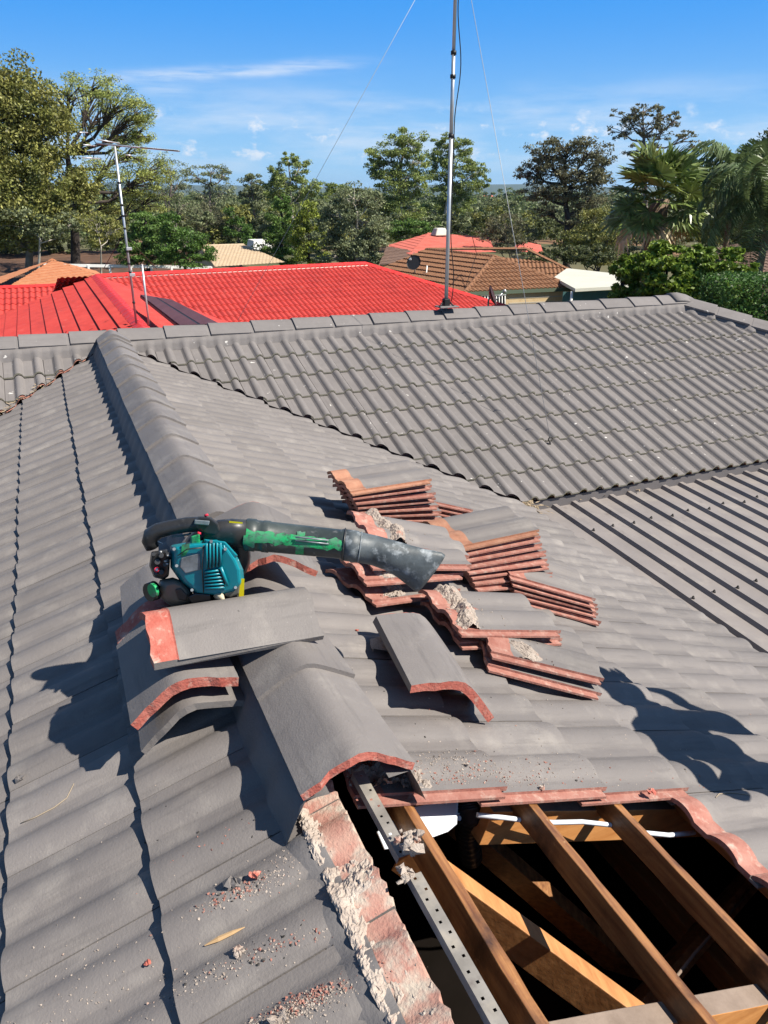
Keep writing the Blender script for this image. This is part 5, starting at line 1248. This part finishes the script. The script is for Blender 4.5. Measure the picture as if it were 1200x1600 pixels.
def tree(label, D, base_px, clumps, leaf, bark='bark_grey', name='tree', ls=0.24, dens=1.0, tr=0.22, tight=.36, droop=0.0, aspect=2.2, forks=None, subs=1.0, gz=-5.3, twigs=.5, cat='tree', group='trees beyond the roofs'):
    ls *= .70; b0 = at(base_px[0], base_px[1], D); g = Vector((b0.x, b0.y, gz))
    t = empty(name, g, label, cat, group); I = Matrix.Translation(-g)
    V = []; F = []; nb = 0; wood = MB()
    fk = [Vector(at(x, y, D + (random.uniform(-1, 1)))) for x, y in (forks or [])]
    tp = [g, b0] if b0.z > gz + .3 else [g]
    trunk = tp + fk
    if len(trunk) < 2: trunk.append(Vector((g.x, g.y, sum(at(c[0], c[1], D).z for c in clumps) / len(clumps))))
    rs = [tr * (1 - .6 * i / (len(trunk) - 1)) for i in range(len(trunk))]
    ps = []; r2 = []
    for i in range(len(trunk) - 1):
        for k in range(5): f = k / 5; ps.append(trunk[i].lerp(trunk[i + 1], f) + Vector((noise.noise(Vector((i + f, D, 1))) * tr * .6, noise.noise(Vector((i + f, D, 5))) * tr * .6, 0))); r2.append(rs[i] + (rs[i + 1] - rs[i]) * f)
    ps.append(trunk[-1]); r2.append(rs[-1]); wood.tube(ps, r2, 8)
    scale = D / 1200.0
    for cl in clumps:
        px, py, rx, ry = cl[:4]; dd = cl[4] if len(cl) > 4 else 0.0; cm = cl[5] if len(cl) > 5 else 1.0
        c = at(px, py, D + dd); rad = np.array([rx, (rx + ry) * .5, ry]) * scale
        rot = np.array([[math.cos(-YAW), -math.sin(-YAW)], [math.sin(-YAW), math.cos(-YAW)]])
        area = math.pi * rad[0] * rad[2]; n = int(dens * cm * area / (ls * ls / aspect) * 9.5)
        k = int(max(6, subs * 24 * math.sqrt(rx * ry) / 22))
        pts, subc = clump_points((0, 0, 0), rad, n, k, tight)
        pts[:, :2] = pts[:, :2] @ rot.T; subc[:, :2] = subc[:, :2] @ rot.T
        pts += np.array(c); subc += np.array(c)
        v, f = leaves_np(pts, ls, aspect, droop); V.append(v); F.append(f + nb); nb += len(v)
        # limb from the nearest trunk point below
        cand = [p for p in ps if p.z < c.z + .2] or ps[:1]; s_ = min(cand, key=lambda p: (p - c).length + max(0, (p.z - c.z + rad[2])) * 2)
        r0 = max(.03, tr * .42); mid = s_.lerp(c, .5) + Vector((0, 0, -.12 * (c - s_).length)); 
        lp = [s_, s_.lerp(mid, .6), mid, mid.lerp(c, .55), c]; wood.tube(lp, [r0, r0 * .8, r0 * .62, r0 * .45, r0 * .3], 6)
        for q in subc[: int(len(subc) * twigs)]:
            q = Vector(q); st = lp[2].lerp(c, random.uniform(.1, 1)); m_ = st.lerp(q, .5) + Vector((0, 0, .06 * (q - st).length)); wood.tube([st, m_, q], [r0 * .30, r0 * .2, .012], 4, cap=False)
    me = np_mesh('crown', np.concatenate(V), np.concatenate(F), LM[leaf]); o = bpy.data.objects.new('crown', me); link(o, t); o.matrix_local = I
    wood.build('trunk', bark, t, I)
    return t
random.seed(3)
tree('dense olive gum tree filling the left edge', 62, (45, 420), [(10, 130, 62, 45), (-30, 190, 70, 60), (45, 175, 48, 45), (78, 215, 40, 42), (20, 245, 60, 40), (70, 285, 52, 40), (10, 320, 70, 45), (90, 325, 45, 32), (125, 292, 30, 26), (35, 370, 45, 28), (-40, 300, 60, 70)], 'olive', 'bark_grey', ls=.34, dens=.95, forks=[(50, 350), (40, 270), (30, 190)], tr=.3, twigs=.35)
tree('open feathery tree with dark forked trunk left of the aerial', 66, (118, 412), [(105, 140, 30, 22, 0, .5), (145, 135, 35, 20, 2, .5), (185, 158, 36, 24, -2, .55), (215, 175, 24, 22, 0, .7), (222, 205, 18, 26, 2, .7), (190, 205, 34, 24, 3, .5), (150, 185, 30, 25, 1, .28), (205, 240, 26, 20, 0, .5), (170, 260, 34, 24, -3, .4), (215, 285, 38, 26, 1, .55), (245, 268, 26, 26, 2, .5), (175, 310, 40, 22, 2, .5), (230, 318, 34, 18, 3, .5)], 'olive_l', 'bark_dark', ls=.26, dens=.62, forks=[(117, 345), (118, 300), (105, 240)], tr=.42, tight=.36, droop=.3, aspect=3.2, twigs=1.0)
tree('grey twiggy tree leaning right of the aerial', 78, (270, 400), [(265, 262, 24, 14, 0, .5), (278, 285, 20, 16, 0, .5), (255, 300, 30, 20, 2, .7), (285, 320, 24, 22, 3, .7)], 'grey', 'bark_grey', ls=.26, dens=.55, forks=[(262, 340), (268, 290)], tr=.2, twigs=1.0)
tree('pale sparse gum left of centre against the sky', 105, (328, 385), [(305, 275, 18, 14, 0, .6), (330, 268, 20, 10, 0, .6), (352, 275, 16, 14, 0, .6), (318, 300, 24, 16, 0, .5), (345, 302, 22, 18, 0, .5), (325, 335, 32, 24, 0, .6)], 'grey', 'bark_grey', ls=.34, dens=.6, forks=[(328, 330), (328, 290)], tr=.3, twigs=1.0)
tree('brownish thin tree below the pale sparse gum', 95, (330, 400), [(318, 345, 22, 30, 0, .7), (342, 350, 24, 30, 0, .7), (300, 365, 22, 20, 0, .8)], 'brown', 'bark_grey', ls=.3, dens=.6, forks=[(330, 350)], tr=.2, twigs=1.0)
tree('dark upright gum left of the centre gum', 92, (398, 390), [(392, 286, 18, 13), (385, 302, 14, 12), (404, 312, 18, 16), (396, 335, 22, 20), (402, 362, 24, 22)], 'grey', 'bark_grey', ls=.32, dens=.8, forks=[(398, 340), (394, 300)], tr=.24)
tree('tall gum at centre left crossed by the guy wire', 88, (455, 400), [(450, 250, 14, 12), (432, 268, 12, 12), (468, 262, 16, 14), (448, 280, 24, 18), (475, 290, 20, 20), (428, 295, 16, 18), (455, 312, 32, 22), (490, 300, 10, 10)], 'gum', 'bark_pale', ls=.30, dens=.72, forks=[(456, 330), (454, 280)], tr=.26)
tree('dark green conifer behind the red ridge', 60, (440, 415), [(440, 315, 12, 16), (437, 335, 20, 16), (440, 358, 24, 18), (438, 382, 30, 20), (440, 402, 32, 14)], 'conifer', 'bark_dark', 'conifer_tree', ls=.24, dens=1.1, forks=[(440, 310)], tr=.16, droop=.2, cat='conifer')
tree('yellow-green conifer right of the dark conifer', 58, (482, 415), [(485, 330, 14, 18), (478, 350, 22, 18), (490, 352, 16, 20), (480, 378, 28, 20), (484, 402, 28, 14)], 'yellow', 'bark_dark', 'conifer_tree', ls=.22, dens=1.0, forks=[(483, 330)], tr=.16, droop=.1, cat='conifer')
tree('small gum tops between the centre gum and the silver tree', 110, (515, 400), [(508, 292, 14, 10), (528, 296, 14, 10), (515, 312, 20, 14), (540, 300, 12, 8)], 'gum', 'bark_grey', ls=.34, dens=.75, tr=.2)
tree('silvery grey-green bushy tree in front of centre', 54, (560, 420), [(552, 308, 30, 18), (580, 312, 24, 20), (530, 335, 30, 24), (568, 345, 34, 26), (512, 365, 24, 26), (545, 375, 34, 26), (585, 372, 20, 28), (520, 398, 30, 18), (562, 402, 36, 16)], 'grey', 'bark_pale', ls=.24, dens=.95, forks=[(556, 380), (558, 330)], tr=.2)
tree('tall bright gum left of the mast', 84, (625, 395), [(640, 218, 22, 16), (620, 232, 26, 18), (597, 246, 24, 16), (650, 248, 20, 18), (605, 268, 26, 16), (635, 275, 28, 20), (585, 258, 14, 12), (620, 300, 32, 18), (655, 290, 14, 20), (600, 318, 20, 14), (632, 330, 30, 18)], 'gum', 'bark_pale', ls=.30, dens=.78, forks=[(626, 330), (624, 280), (630, 240)], tr=.28)
tree('tall gum with pale leaning trunk right of the mast', 90, (690, 395), [(700, 224, 22, 12), (728, 230, 14, 14), (685, 240, 20, 16), (715, 252, 26, 18), (745, 268, 18, 14), (690, 270, 24, 18), (725, 285, 26, 18), (755, 285, 10, 10), (700, 305, 28, 18), (680, 330, 22, 18), (720, 320, 20, 16)], 'gum', 'bark_pale', ls=.30, dens=.72, forks=[(697, 330), (705, 280), (706, 240)], tr=.28)
tree('big dark spreading tree with black trunk right of centre', 64, (885, 418), [(885, 228, 34, 14), (850, 240, 32, 18), (920, 240, 32, 18), (828, 268, 20, 18), (870, 265, 34, 20), (910, 270, 36, 22), (942, 268, 22, 24), (845, 300, 30, 18), (885, 300, 34, 18), (925, 310, 32, 22), (858, 330, 26, 14, 0, .5), (905, 340, 30, 18, 0, .5)], 'brown', 'bark_dark', ls=.28, dens=.50, forks=[(886, 360), (884, 320), (882, 280)], tr=.34, tight=.36, twigs=1.0)
tree('tall thin brownish gum top above the fan palm', 58, (1010, 420), [(1005, 172, 20, 10, 0, .8), (980, 182, 22, 12, 0, .8), (1035, 180, 20, 12, 0, .8), (1055, 190, 12, 10, 0, .7), (970, 205, 16, 16, 0, .5), (1005, 200, 30, 16, 0, .45), (1035, 208, 20, 14, 0, .45), (1075, 216, 18, 9, 0, .7), (1000, 232, 30, 14, 0, .4), (1085, 230, 10, 8, 0, .6)], 'brown', 'bark_grey', ls=.24, dens=.50, forks=[(1008, 300), (1008, 250), (1006, 215)], tr=.22, twigs=1.0, tight=.25)
tree('dark leafy tree behind the queen palm at the right edge', 48, (1220, 420), [(1200, 245, 20, 18), (1230, 230, 34, 30), (1215, 285, 34, 30), (1180, 310, 30, 26), (1225, 340, 40, 40), (1160, 345, 34, 30), (1115, 350, 30, 26), (1185, 375, 40, 20)], 'dark', 'bark_dark', ls=.26, dens=.9, forks=[(1220, 330)], tr=.25)
tree('dark conifer beside the aerial pole behind the red roof', 50, (232, 425), [(225, 345, 20, 14), (235, 360, 26, 18), (222, 380, 30, 20), (240, 400, 30, 18), (205, 402, 22, 16)], 'conifer', 'bark_dark', 'conifer_tree', ls=.22, dens=1.1, forks=[(228, 345)], tr=.16, cat='conifer')
tree('fresh green bush right of the aerial pole', 46, (290, 425), [(272, 352, 22, 20), (290, 375, 30, 22), (268, 390, 26, 20), (310, 395, 24, 18), (285, 408, 38, 14)], 'green', 'bark_grey', 'bush', ls=.20, dens=1.0, forks=[(288, 380)], tr=.12, cat='bush')
tree('light green drooping tree above the beige roof', 74, (375, 400), [(365, 340, 14, 14), (372, 358, 18, 16), (382, 375, 18, 14), (388, 390, 14, 10)], 'green', 'bark_grey', ls=.26, dens=.9, forks=[(372, 360)], tr=.16, droop=.4)
tree('low green shrubs left of the far red roof', 76, (650, 400), [(625, 358, 24, 14), (655, 356, 24, 14), (640, 370, 30, 12), (680, 360, 18, 12)], 'conifer', 'bark_dark', 'bush', ls=.26, dens=1.1, tr=.14, cat='bush')
tree('twiggy brown shrub in front of the far red roof', 58, (800, 415), [(790, 352, 26, 18, 0, .7), (770, 368, 24, 14, 0, .7), (812, 368, 24, 18, 0, .7), (800, 385, 30, 14, 0, .8)], 'brown', 'bark_grey', 'bush', ls=.22, dens=.6, tr=.12, twigs=1.0, cat='bush')
tree('yellow-green shrub beside the dark spreading tree', 60, (935, 425), [(930, 345, 26, 20), (915, 370, 30, 20), (950, 375, 28, 24), (900, 392, 30, 16), (940, 402, 34, 16)], 'olive', 'bark_dark', 'bush', ls=.24, dens=.9, tr=.14, cat='bush')
tree('dark green shrub behind the carport', 50, (925, 430), [(905, 398, 24, 16), (935, 400, 26, 18), (870, 400, 22, 12), (840, 402, 22, 10)], 'dark', 'bark_dark', 'bush', ls=.22, dens=1.0, tr=.12, cat='bush')
tree('small pale tree under the left gum', 60, (60, 420), [(30, 345, 34, 22), (70, 360, 26, 18), (110, 352, 26, 16)], 'grey', 'bark_pale', ls=.26, dens=.7, forks=[(62, 370)], tr=.13)
tree('young gum sapling behind the red roof, left of the aerial', 58, (158, 425), [(150, 350, 26, 18, 0, .8), (175, 362, 24, 18, 0, .8), (158, 378, 22, 14, 0, .7)], 'olive', 'bark_pale', ls=.22, dens=.7, forks=[(158, 385)], tr=.09, twigs=1.0)

# distant woods: one mass nobody could count
V = []; F = []; nb = 0
for D, n, y0, y1, ls in ((130, 50, 308, 345, .50), (190, 56, 302, 325, .70), (300, 64, 298, 312, 1.0), (480, 64, 297, 304, 1.7)):
    for i in range(n):
        px = -60 + 1320 * (i + random.random()) / n; ty = random.uniform(y0, y1) - 6 * noise.noise(Vector((px * .012, D, 0)))
        rx = random.uniform(14, 30) * (1 if D < 250 else .8); by = ty + rx * .7
        c = at(px, by, D + random.uniform(-12, 12)); rad = np.array([rx, rx, rx * .75]) * D / 1200
        pts, _ = clump_points(np.array(c), rad, 420, 14, .33); v, f = leaves_np(pts, ls); V.append(v); F.append(f + nb); nb += len(v)
        pts = np.array(c) + rng.normal(size=(260, 3)) * rad * np.array([.8, .8, .5]) + np.array([0, 0, -rad[2] * 1.3]); v, f = leaves_np(pts, ls * 1.2); V.append(v); F.append(f + nb); nb += len(v)
o = bpy.data.objects.new('distant_woods', np_mesh('distant_woods', np.concatenate(V), np.concatenate(F), LM['far'])); link(o); tag(o, 'mixed woods filling the valley out to the horizon', 'woods', None, 'stuff')
# undergrowth behind the near houses
for leaf_, cnt, y0, y1, lab in (('dark', 60, 350, 395, 'dark undergrowth between the tree trunks beyond the roofs'), ('olive', 60, 330, 375, 'olive scrub between the tree trunks beyond the roofs'), ('grey', 46, 322, 360, 'grey-green scrub behind the trees beyond the roofs')):
    V = []; F = []; nb = 0
    for i in range(cnt):
        px = -60 + 1320 * (i + random.random()) / cnt; D = random.uniform(80, 118); c = at(px, random.uniform(y0, y1), D); rad = np.array([26, 26, 17]) * D / 1200 * random.uniform(.7, 1.2)
        pts, _ = clump_points(np.array(c), rad, 900, 16, .35); v, f = leaves_np(pts, .36); V.append(v); F.append(f + nb); nb += len(v)
    o = bpy.data.objects.new('undergrowth', np_mesh('undergrowth', np.concatenate(V), np.concatenate(F), LM[leaf_])); link(o); tag(o, lab, 'undergrowth', None, 'stuff')

# hedges right of the ridge
def hedge(label, D, clumps, leaf, ls, dens, name, boxy=None, aspect=1.8):
    b0 = at(clumps[0][0], 470, D); g = Vector((b0.x, b0.y, terrain_z(b0.x, b0.y) - .1)); t = empty(name, g, label, 'hedge'); I = Matrix.Translation(-g); V = []; F = []; nb = 0; wood = MB()
    rot = np.array([[math.cos(-YAW), -math.sin(-YAW)], [math.sin(-YAW), math.cos(-YAW)]])
    for px, py, rx, ry in clumps:
        c = at(px, py, D); rad = np.array([rx, rx, ry]) * D / 1200; n = int(dens * math.pi * rad[0] * rad[2] / (ls * ls / aspect) * 22.0)
        if boxy:
            pts = rng.uniform(-1, 1, size=(n, 3)); m_ = np.argmax(np.abs(pts) * [1, 1, 1], axis=1); sgn = np.sign(pts[np.arange(n), m_]); pts[np.arange(n), m_] = sgn * rng.uniform(.86, 1.02, n); pts *= rad
        else: pts, _ = clump_points((0, 0, 0), rad, n, int(16 * rx / 30), .26)
        pts[:, :2] = pts[:, :2] @ rot.T; pts += np.array(c); v, f = leaves_np(pts, ls, aspect, -.15); V.append(v); F.append(f + nb); nb += len(v)
        wood.tube([(c.x + random.uniform(-.1, .1), c.y, g.z), c], [.05, .02], 6)
    me = np_mesh('foliage', np.concatenate(V), np.concatenate(F), LM[leaf]); o = bpy.data.objects.new('foliage', me); link(o, t); o.matrix_local = I; wood.build('stem', 'bark_dark', t, I)
hedge('tall glossy green hedge below the fan palm', 15.0, [(1000, 415, 40, 28), (1045, 405, 42, 24), (1085, 408, 42, 24), (1125, 415, 40, 26), (1160, 430, 26, 22), (1005, 455, 44, 34), (1050, 450, 46, 38), (1100, 450, 46, 36), (1145, 455, 40, 30), (1030, 490, 60, 30), (1100, 490, 60, 30), (975, 440, 24, 34), (985, 470, 34, 30), (975, 410, 20, 22), (1040, 470, 60, 34), (1100, 470, 60, 34)], 'hedge', .085, 1.0, 'hedge')
hedge('dark clipped hedge at the right edge behind the hip', 12.5, [(1180, 490, 62, 50)], 'clipped', .05, 1.2, 'hedge', True)

# fan palm
FPD = 25.0; fpc = at(1032, 305, FPD); fb_ = Vector((fpc.x, fpc.y, -5.25))
fp = empty('fan_palm', fb_, 'large fan palm above the glossy hedge', 'palm tree'); FI_ = Matrix.Translation(-fb_)
mb = MB(); mb.tube([fb_, fb_.lerp(fpc, .5), fpc + Vector((0, 0, -.1))], [.32, .27, .26], 14); mb.build('trunk', 'palm_trunk', fp, FI_)
def fan_mesh(name, leafm, seed, fold=.35, droop=.18, n=26, L=.88):
    r_ = random.Random(seed); V = []; F = []
    pet = 1.0
    def addq(a, b, c, d): k = len(V); V.extend([a, b, c, d]); F.append((k, k + 1, k + 2, k + 3))
    # petiole along +y
    addq((-.018, 0, 0), (.018, 0, 0), (.011, pet, .05), (-.011, pet, .05)); addq((0, 0, -.02), (0, 0, .02), (0, pet, .06), (0, pet, .035))
    for i in range(n):
        t = R(-125) + R(250) * i / (n - 1); dt = R(250) / (n - 1) * .52
        l_ = L * (0.75 + .25 * math.cos(t * .6)) * r_.uniform(.86, 1.06); zf = fold * abs(math.sin(t)) * .4
        def pt(rad, ang, dz): return (math.sin(ang) * rad, pet + math.cos(ang) * rad, .05 + zf * rad + dz - droop * rad * rad * .5)
        kz = .025 if i % 2 else -.025
        m1 = l_ * .62
        addq(pt(.02, t - dt, 0), pt(.02, t + dt, 0), pt(m1, t + dt, kz), pt(m1, t - dt, -kz))
        dr = r_.uniform(.0, .16)
        addq(pt(m1, t - dt, -kz), pt(m1, t + dt, kz), pt(l_, t + dt * .12, -dr), pt(l_, t - dt * .12, -dr))
    me = np_mesh(name, np.array(V), np.array(F), LM[leafm]); return me
FAN = [fan_mesh('frond', 'palm', s) for s in (1, 2, 3)] + [fan_mesh('frond_dead', 'palm_dead', 4, .9, 1.3)]
random.seed(8)
nf = 44
for i in range(nf):
    f = i / nf; az = i * 2.399963 + random.uniform(-.2, .2); el = math.radians(86 - 128 * f ** .85) ; dead = f > .9
    y = Vector((math.cos(az) * math.cos(el), math.sin(az) * math.cos(el), math.sin(el))); side = Vector((-math.sin(az), math.cos(az), 0)); z = side.cross(y); z = -z if z.dot(Vector((0, 0, 1))) < 0 and el < 1.2 else z
    s_ = random.uniform(.78, .96) * (1.0 if f > .08 else .85); o = bpy.data.objects.new('frond', FAN[3] if dead else FAN[i % 3]); link(o, fp)
    tw = Matrix.Rotation(random.uniform(-.7, .7), 3, y); x_ = tw @ y.cross(z); z_ = tw @ z
    o.matrix_local = FI_ @ frame(x_ * s_, y * s_, z_ * s_, fpc + Vector((0, 0, -.35 * f)))
# queen palm (feather fronds)
QD = 27.0; qc = at(1150, 285, QD); qb = Vector((qc.x, qc.y, -5.25)); qp = empty('feather_palm', qb, 'drooping feather palm at the right edge beside the fan palm', 'palm tree'); QI = Matrix.Translation(-qb)
mb = MB(); mb.tube([qb, qb.lerp(qc, .5), qc], [.11, .09, .09], 12); mb.build('trunk', 'palm_trunk', qp, QI)
def feather_mesh(seed, L=2.9, arch=1.25):
    r_ = random.Random(seed); V = []; F = []
    def P(f): a = 1.05 - arch * 1.35 * f * f - .25 * f; return f
    pts = [Vector((0, 0, 0))]; ang = .95
    for i in range(30): ang -= arch * (i + 4) / 30 * .135; pts.append(pts[-1] + Vector((0, math.cos(ang), math.sin(ang))) * L / 30)
    for i in range(30):
        a, b = pts[i], pts[i + 1]; k = len(V); w = .02 * (1 - i / 32); V += [a + Vector((-w, 0, 0)), a + Vector((w, 0, 0)), b + Vector((w, 0, 0)), b + Vector((-w, 0, 0))]; F.append((k, k + 1, k + 2, k + 3))
        if i < 3: continue
        for sgn in (-1, 1):
            for q in (0, .33, .66):
                p = a.lerp(b, q); l_ = .62 * math.sin(math.pi * min(1, (i + 2) / 31) ** .7) * r_.uniform(.8, 1.1) + .1; d = Vector((sgn * .75, .35, r_.uniform(-.1, .35))).normalized()
                m_ = p + d * l_ * .5; e = p + d * l_ * .85 + Vector((0, 0, -l_ * r_.uniform(.35, .7))); wv = Vector((0, .022, .012)); k = len(V)
                V += [p - wv * .5, p + wv * .5, m_ + wv, m_ - wv]; F.append((k, k + 1, k + 2, k + 3)); k = len(V); V += [m_ - wv, m_ + wv, e + wv * .1, e - wv * .1]; F.append((k, k + 1, k + 2, k + 3))
    return np_mesh('feather_frond', np.array([tuple(v) for v in V]), np.array(F), LM['queen'])
FE = [feather_mesh(s, 2.7 + .3 * s, 1.1 + .2 * s) for s in (0, 1, 2)]
def feather_palm(root, c, inv, n, sc, seed):
    random.seed(seed)
    for i in range(n):
        az = i * 2.399963 + seed; o = bpy.data.objects.new('frond', FE[i % 3]); link(root=None, o=o) if False else link(o, root)
        tl = -1.5 * (i / n) + .45
        y = Vector((math.cos(az), math.sin(az), 0)); x_ = Vector((math.sin(az), -math.cos(az), 0)); z = Vector((0, 0, 1)); rt_ = Matrix.Rotation(tl, 3, x_)
        o.matrix_local = inv @ frame(x_ * sc, (rt_ @ y) * sc, (rt_ @ z) * sc, c)
feather_palm(qp, qc, QI, 24, .85, 2)
q2 = at(1205, 320, 22); q2b = Vector((q2.x, q2.y, -5.25)); qp2 = empty('feather_palm', q2b, 'second feather palm, partly out of view at the right edge', 'palm tree'); Q2I = Matrix.Translation(-q2b)
mb = MB(); mb.tube([q2b, q2], [.10, .08], 12); mb.build('trunk', 'palm_trunk', qp2, Q2I); feather_palm(qp2, q2, Q2I, 24, .85, 5)

# ------------------------------------------------------------------ worker standing out of view to the right, whose shadow crosses the tiles
def person():
    F_ = surf('AR', 1.95, -6.28); up = Vector((0, 0, 1)); face = Vector((-.14, 1, 0)).normalized(); side = Vector((-face.y, face.x, 0))
    e = empty('person', F_, 'person out of view to the right whose shadow falls across the tiles', 'person')
    def P(s, f, z): return side * s + face * f + up * z
    J = {'pel': P(0, -.04, .94), 'ch': P(0, .22, 1.12), 'sh': P(0, .42, 1.24), 'nk': P(0, .50, 1.29), 'hd': P(0, .60, 1.34), 'ht': P(0, .69, 1.38),
         'hl': P(.09, -.04, .88), 'kl': P(.12, .05, .48), 'al': P(.14, -.02, .08), 'tl': P(.15, .14, .04), 'hr': P(-.09, -.04, .88), 'kr': P(-.12, .05, .48), 'ar': P(-.14, -.02, .08), 'tr': P(-.15, .14, .04),
         'sl': P(.19, .40, 1.23), 'el': P(.30, .20, 1.05), 'wl': P(.24, .40, .88), 'pl': P(.22, .46, .83), 'sr': P(-.19, .40, 1.23), 'er': P(-.40, .26, 1.20), 'wr': P(-.25, .50, 1.30), 'pr': P(-.17, .57, 1.33)}
    E_ = [('pel', 'ch'), ('ch', 'sh'), ('sh', 'nk'), ('nk', 'hd'), ('hd', 'ht'), ('pel', 'hl'), ('hl', 'kl'), ('kl', 'al'), ('al', 'tl'), ('pel', 'hr'), ('hr', 'kr'), ('kr', 'ar'), ('ar', 'tr'), ('sh', 'sl'), ('sl', 'el'), ('el', 'wl'), ('wl', 'pl'), ('sh', 'sr'), ('sr', 'er'), ('er', 'wr'), ('wr', 'pr')]
    rad = dict(pel=.15, ch=.15, sh=.11, nk=.055, hd=.085, ht=.075, hl=.09, kl=.062, al=.042, tl=.035, hr=.09, kr=.062, ar=.042, tr=.035, sl=.062, el=.044, wl=.03, pl=.035, sr=.062, er=.044, wr=.03, pr=.035)
    look = (face * .72 - up * .70).normalized()
    for k_, v_, r_, to in (('ns', J['hd'] + look * .105, .016, 'hd'), ('e1', J['hd'] + side * .092, .020, 'hd'), ('e2', J['hd'] - side * .092, .020, 'hd'), ('ch_', J['hd'] + look * .075 - (J['ht'] - J['hd']).normalized() * .075, .034, 'hd')):
        J[k_] = v_; rad[k_] = r_; E_.append((to, k_))
    # five fingers on each hand
    for h, w in (('pl', 'wl'), ('pr', 'wr')):
        d = (J[h] - J[w]).normalized(); o_ = d.orthogonal().normalized()
        for i, (sp, l_) in enumerate(((-.03, .05), (-.012, .075), (.004, .08), (.02, .072), (.034, .055))):
            b = J[h] + o_ * sp + d * .02; J[h + 'f%da' % i] = b; J[h + 'f%db' % i] = b + d * l_ + face * .015; rad[h + 'f%da' % i] = .010; rad[h + 'f%db' % i] = .008; E_ += [(h, h + 'f%da' % i), (h + 'f%da' % i, h + 'f%db' % i)]
    ks = list(J); me = bpy.data.meshes.new('body'); me.from_pydata([tuple(J[k]) for k in ks], [(ks.index(a), ks.index(b)) for a, b in E_], []); me.update()
    o = bpy.data.objects.new('body', me); link(o, e); o.modifiers.new('skin', 'SKIN'); 
    for i, k in enumerate(ks): sv = me.skin_vertices[0].data[i]; sv.radius = (rad[k], rad[k]); sv.use_root = (k == 'pel')
    sub = o.modifiers.new('sub', 'SUBSURF'); sub.levels = 1; sub.render_levels = 2; me.materials.append(M['shirt'])
    bpy.context.view_layer.update(); dg = bpy.context.evaluated_depsgraph_get(); m2 = bpy.data.meshes.new_from_object(o.evaluated_get(dg)); o.modifiers.clear(); o.data = m2
    m2.materials.clear()
    for k_ in ('shirt', 'skin', 'bark_dark', 'trousers', 'black_pl'): m2.materials.append(M[k_])
    crown = (J['ht'] - J['hd']).normalized(); hands = [J['pl'], J['pr']]
    for f in m2.polygons:
        c = Vector(f.center); f.use_smooth = True; mi = 0
        if c.z < .10: mi = 4
        elif c.z < .93 and min((c - h).length for h in hands) > .3: mi = 3
        if (c - J['hd']).length < .17 and (c - J['nk']).dot(crown) > .03: mi = 2 if ((c - J['hd']).dot(look) < .01 and (c - J['hd']).dot(crown) > -.06 or (c - J['hd']).dot(crown) > .075) else 1
        if min((c - h).length for h in hands) < .13: mi = 1
        f.material_index = mi
person()

# ------------------------------------------------------------------ haze over the valley
hm = bpy.data.materials.new('haze'); hm.use_nodes = True; hn = hm.node_tree; hn.nodes.clear()
ho = hn.nodes.new('ShaderNodeOutputMaterial'); hv = hn.nodes.new('ShaderNodeVolumePrincipled'); hn.links.new(hv.outputs[0], ho.inputs['Volume'])
hv.inputs['Color'].default_value = (0.55, 0.76, 1.0, 1); hv.inputs['Density'].default_value = 0.00007; hv.inputs['Anisotropy'].default_value = 0.2
mb = MB(); mb.box((0, 0, 30), (26000, 26000, 190)); me = mb.mesh('haze', [hm]); o = bpy.data.objects.new('haze', me); link(o); tag(o, 'thin blue haze over the valley', 'haze', None, 'stuff')
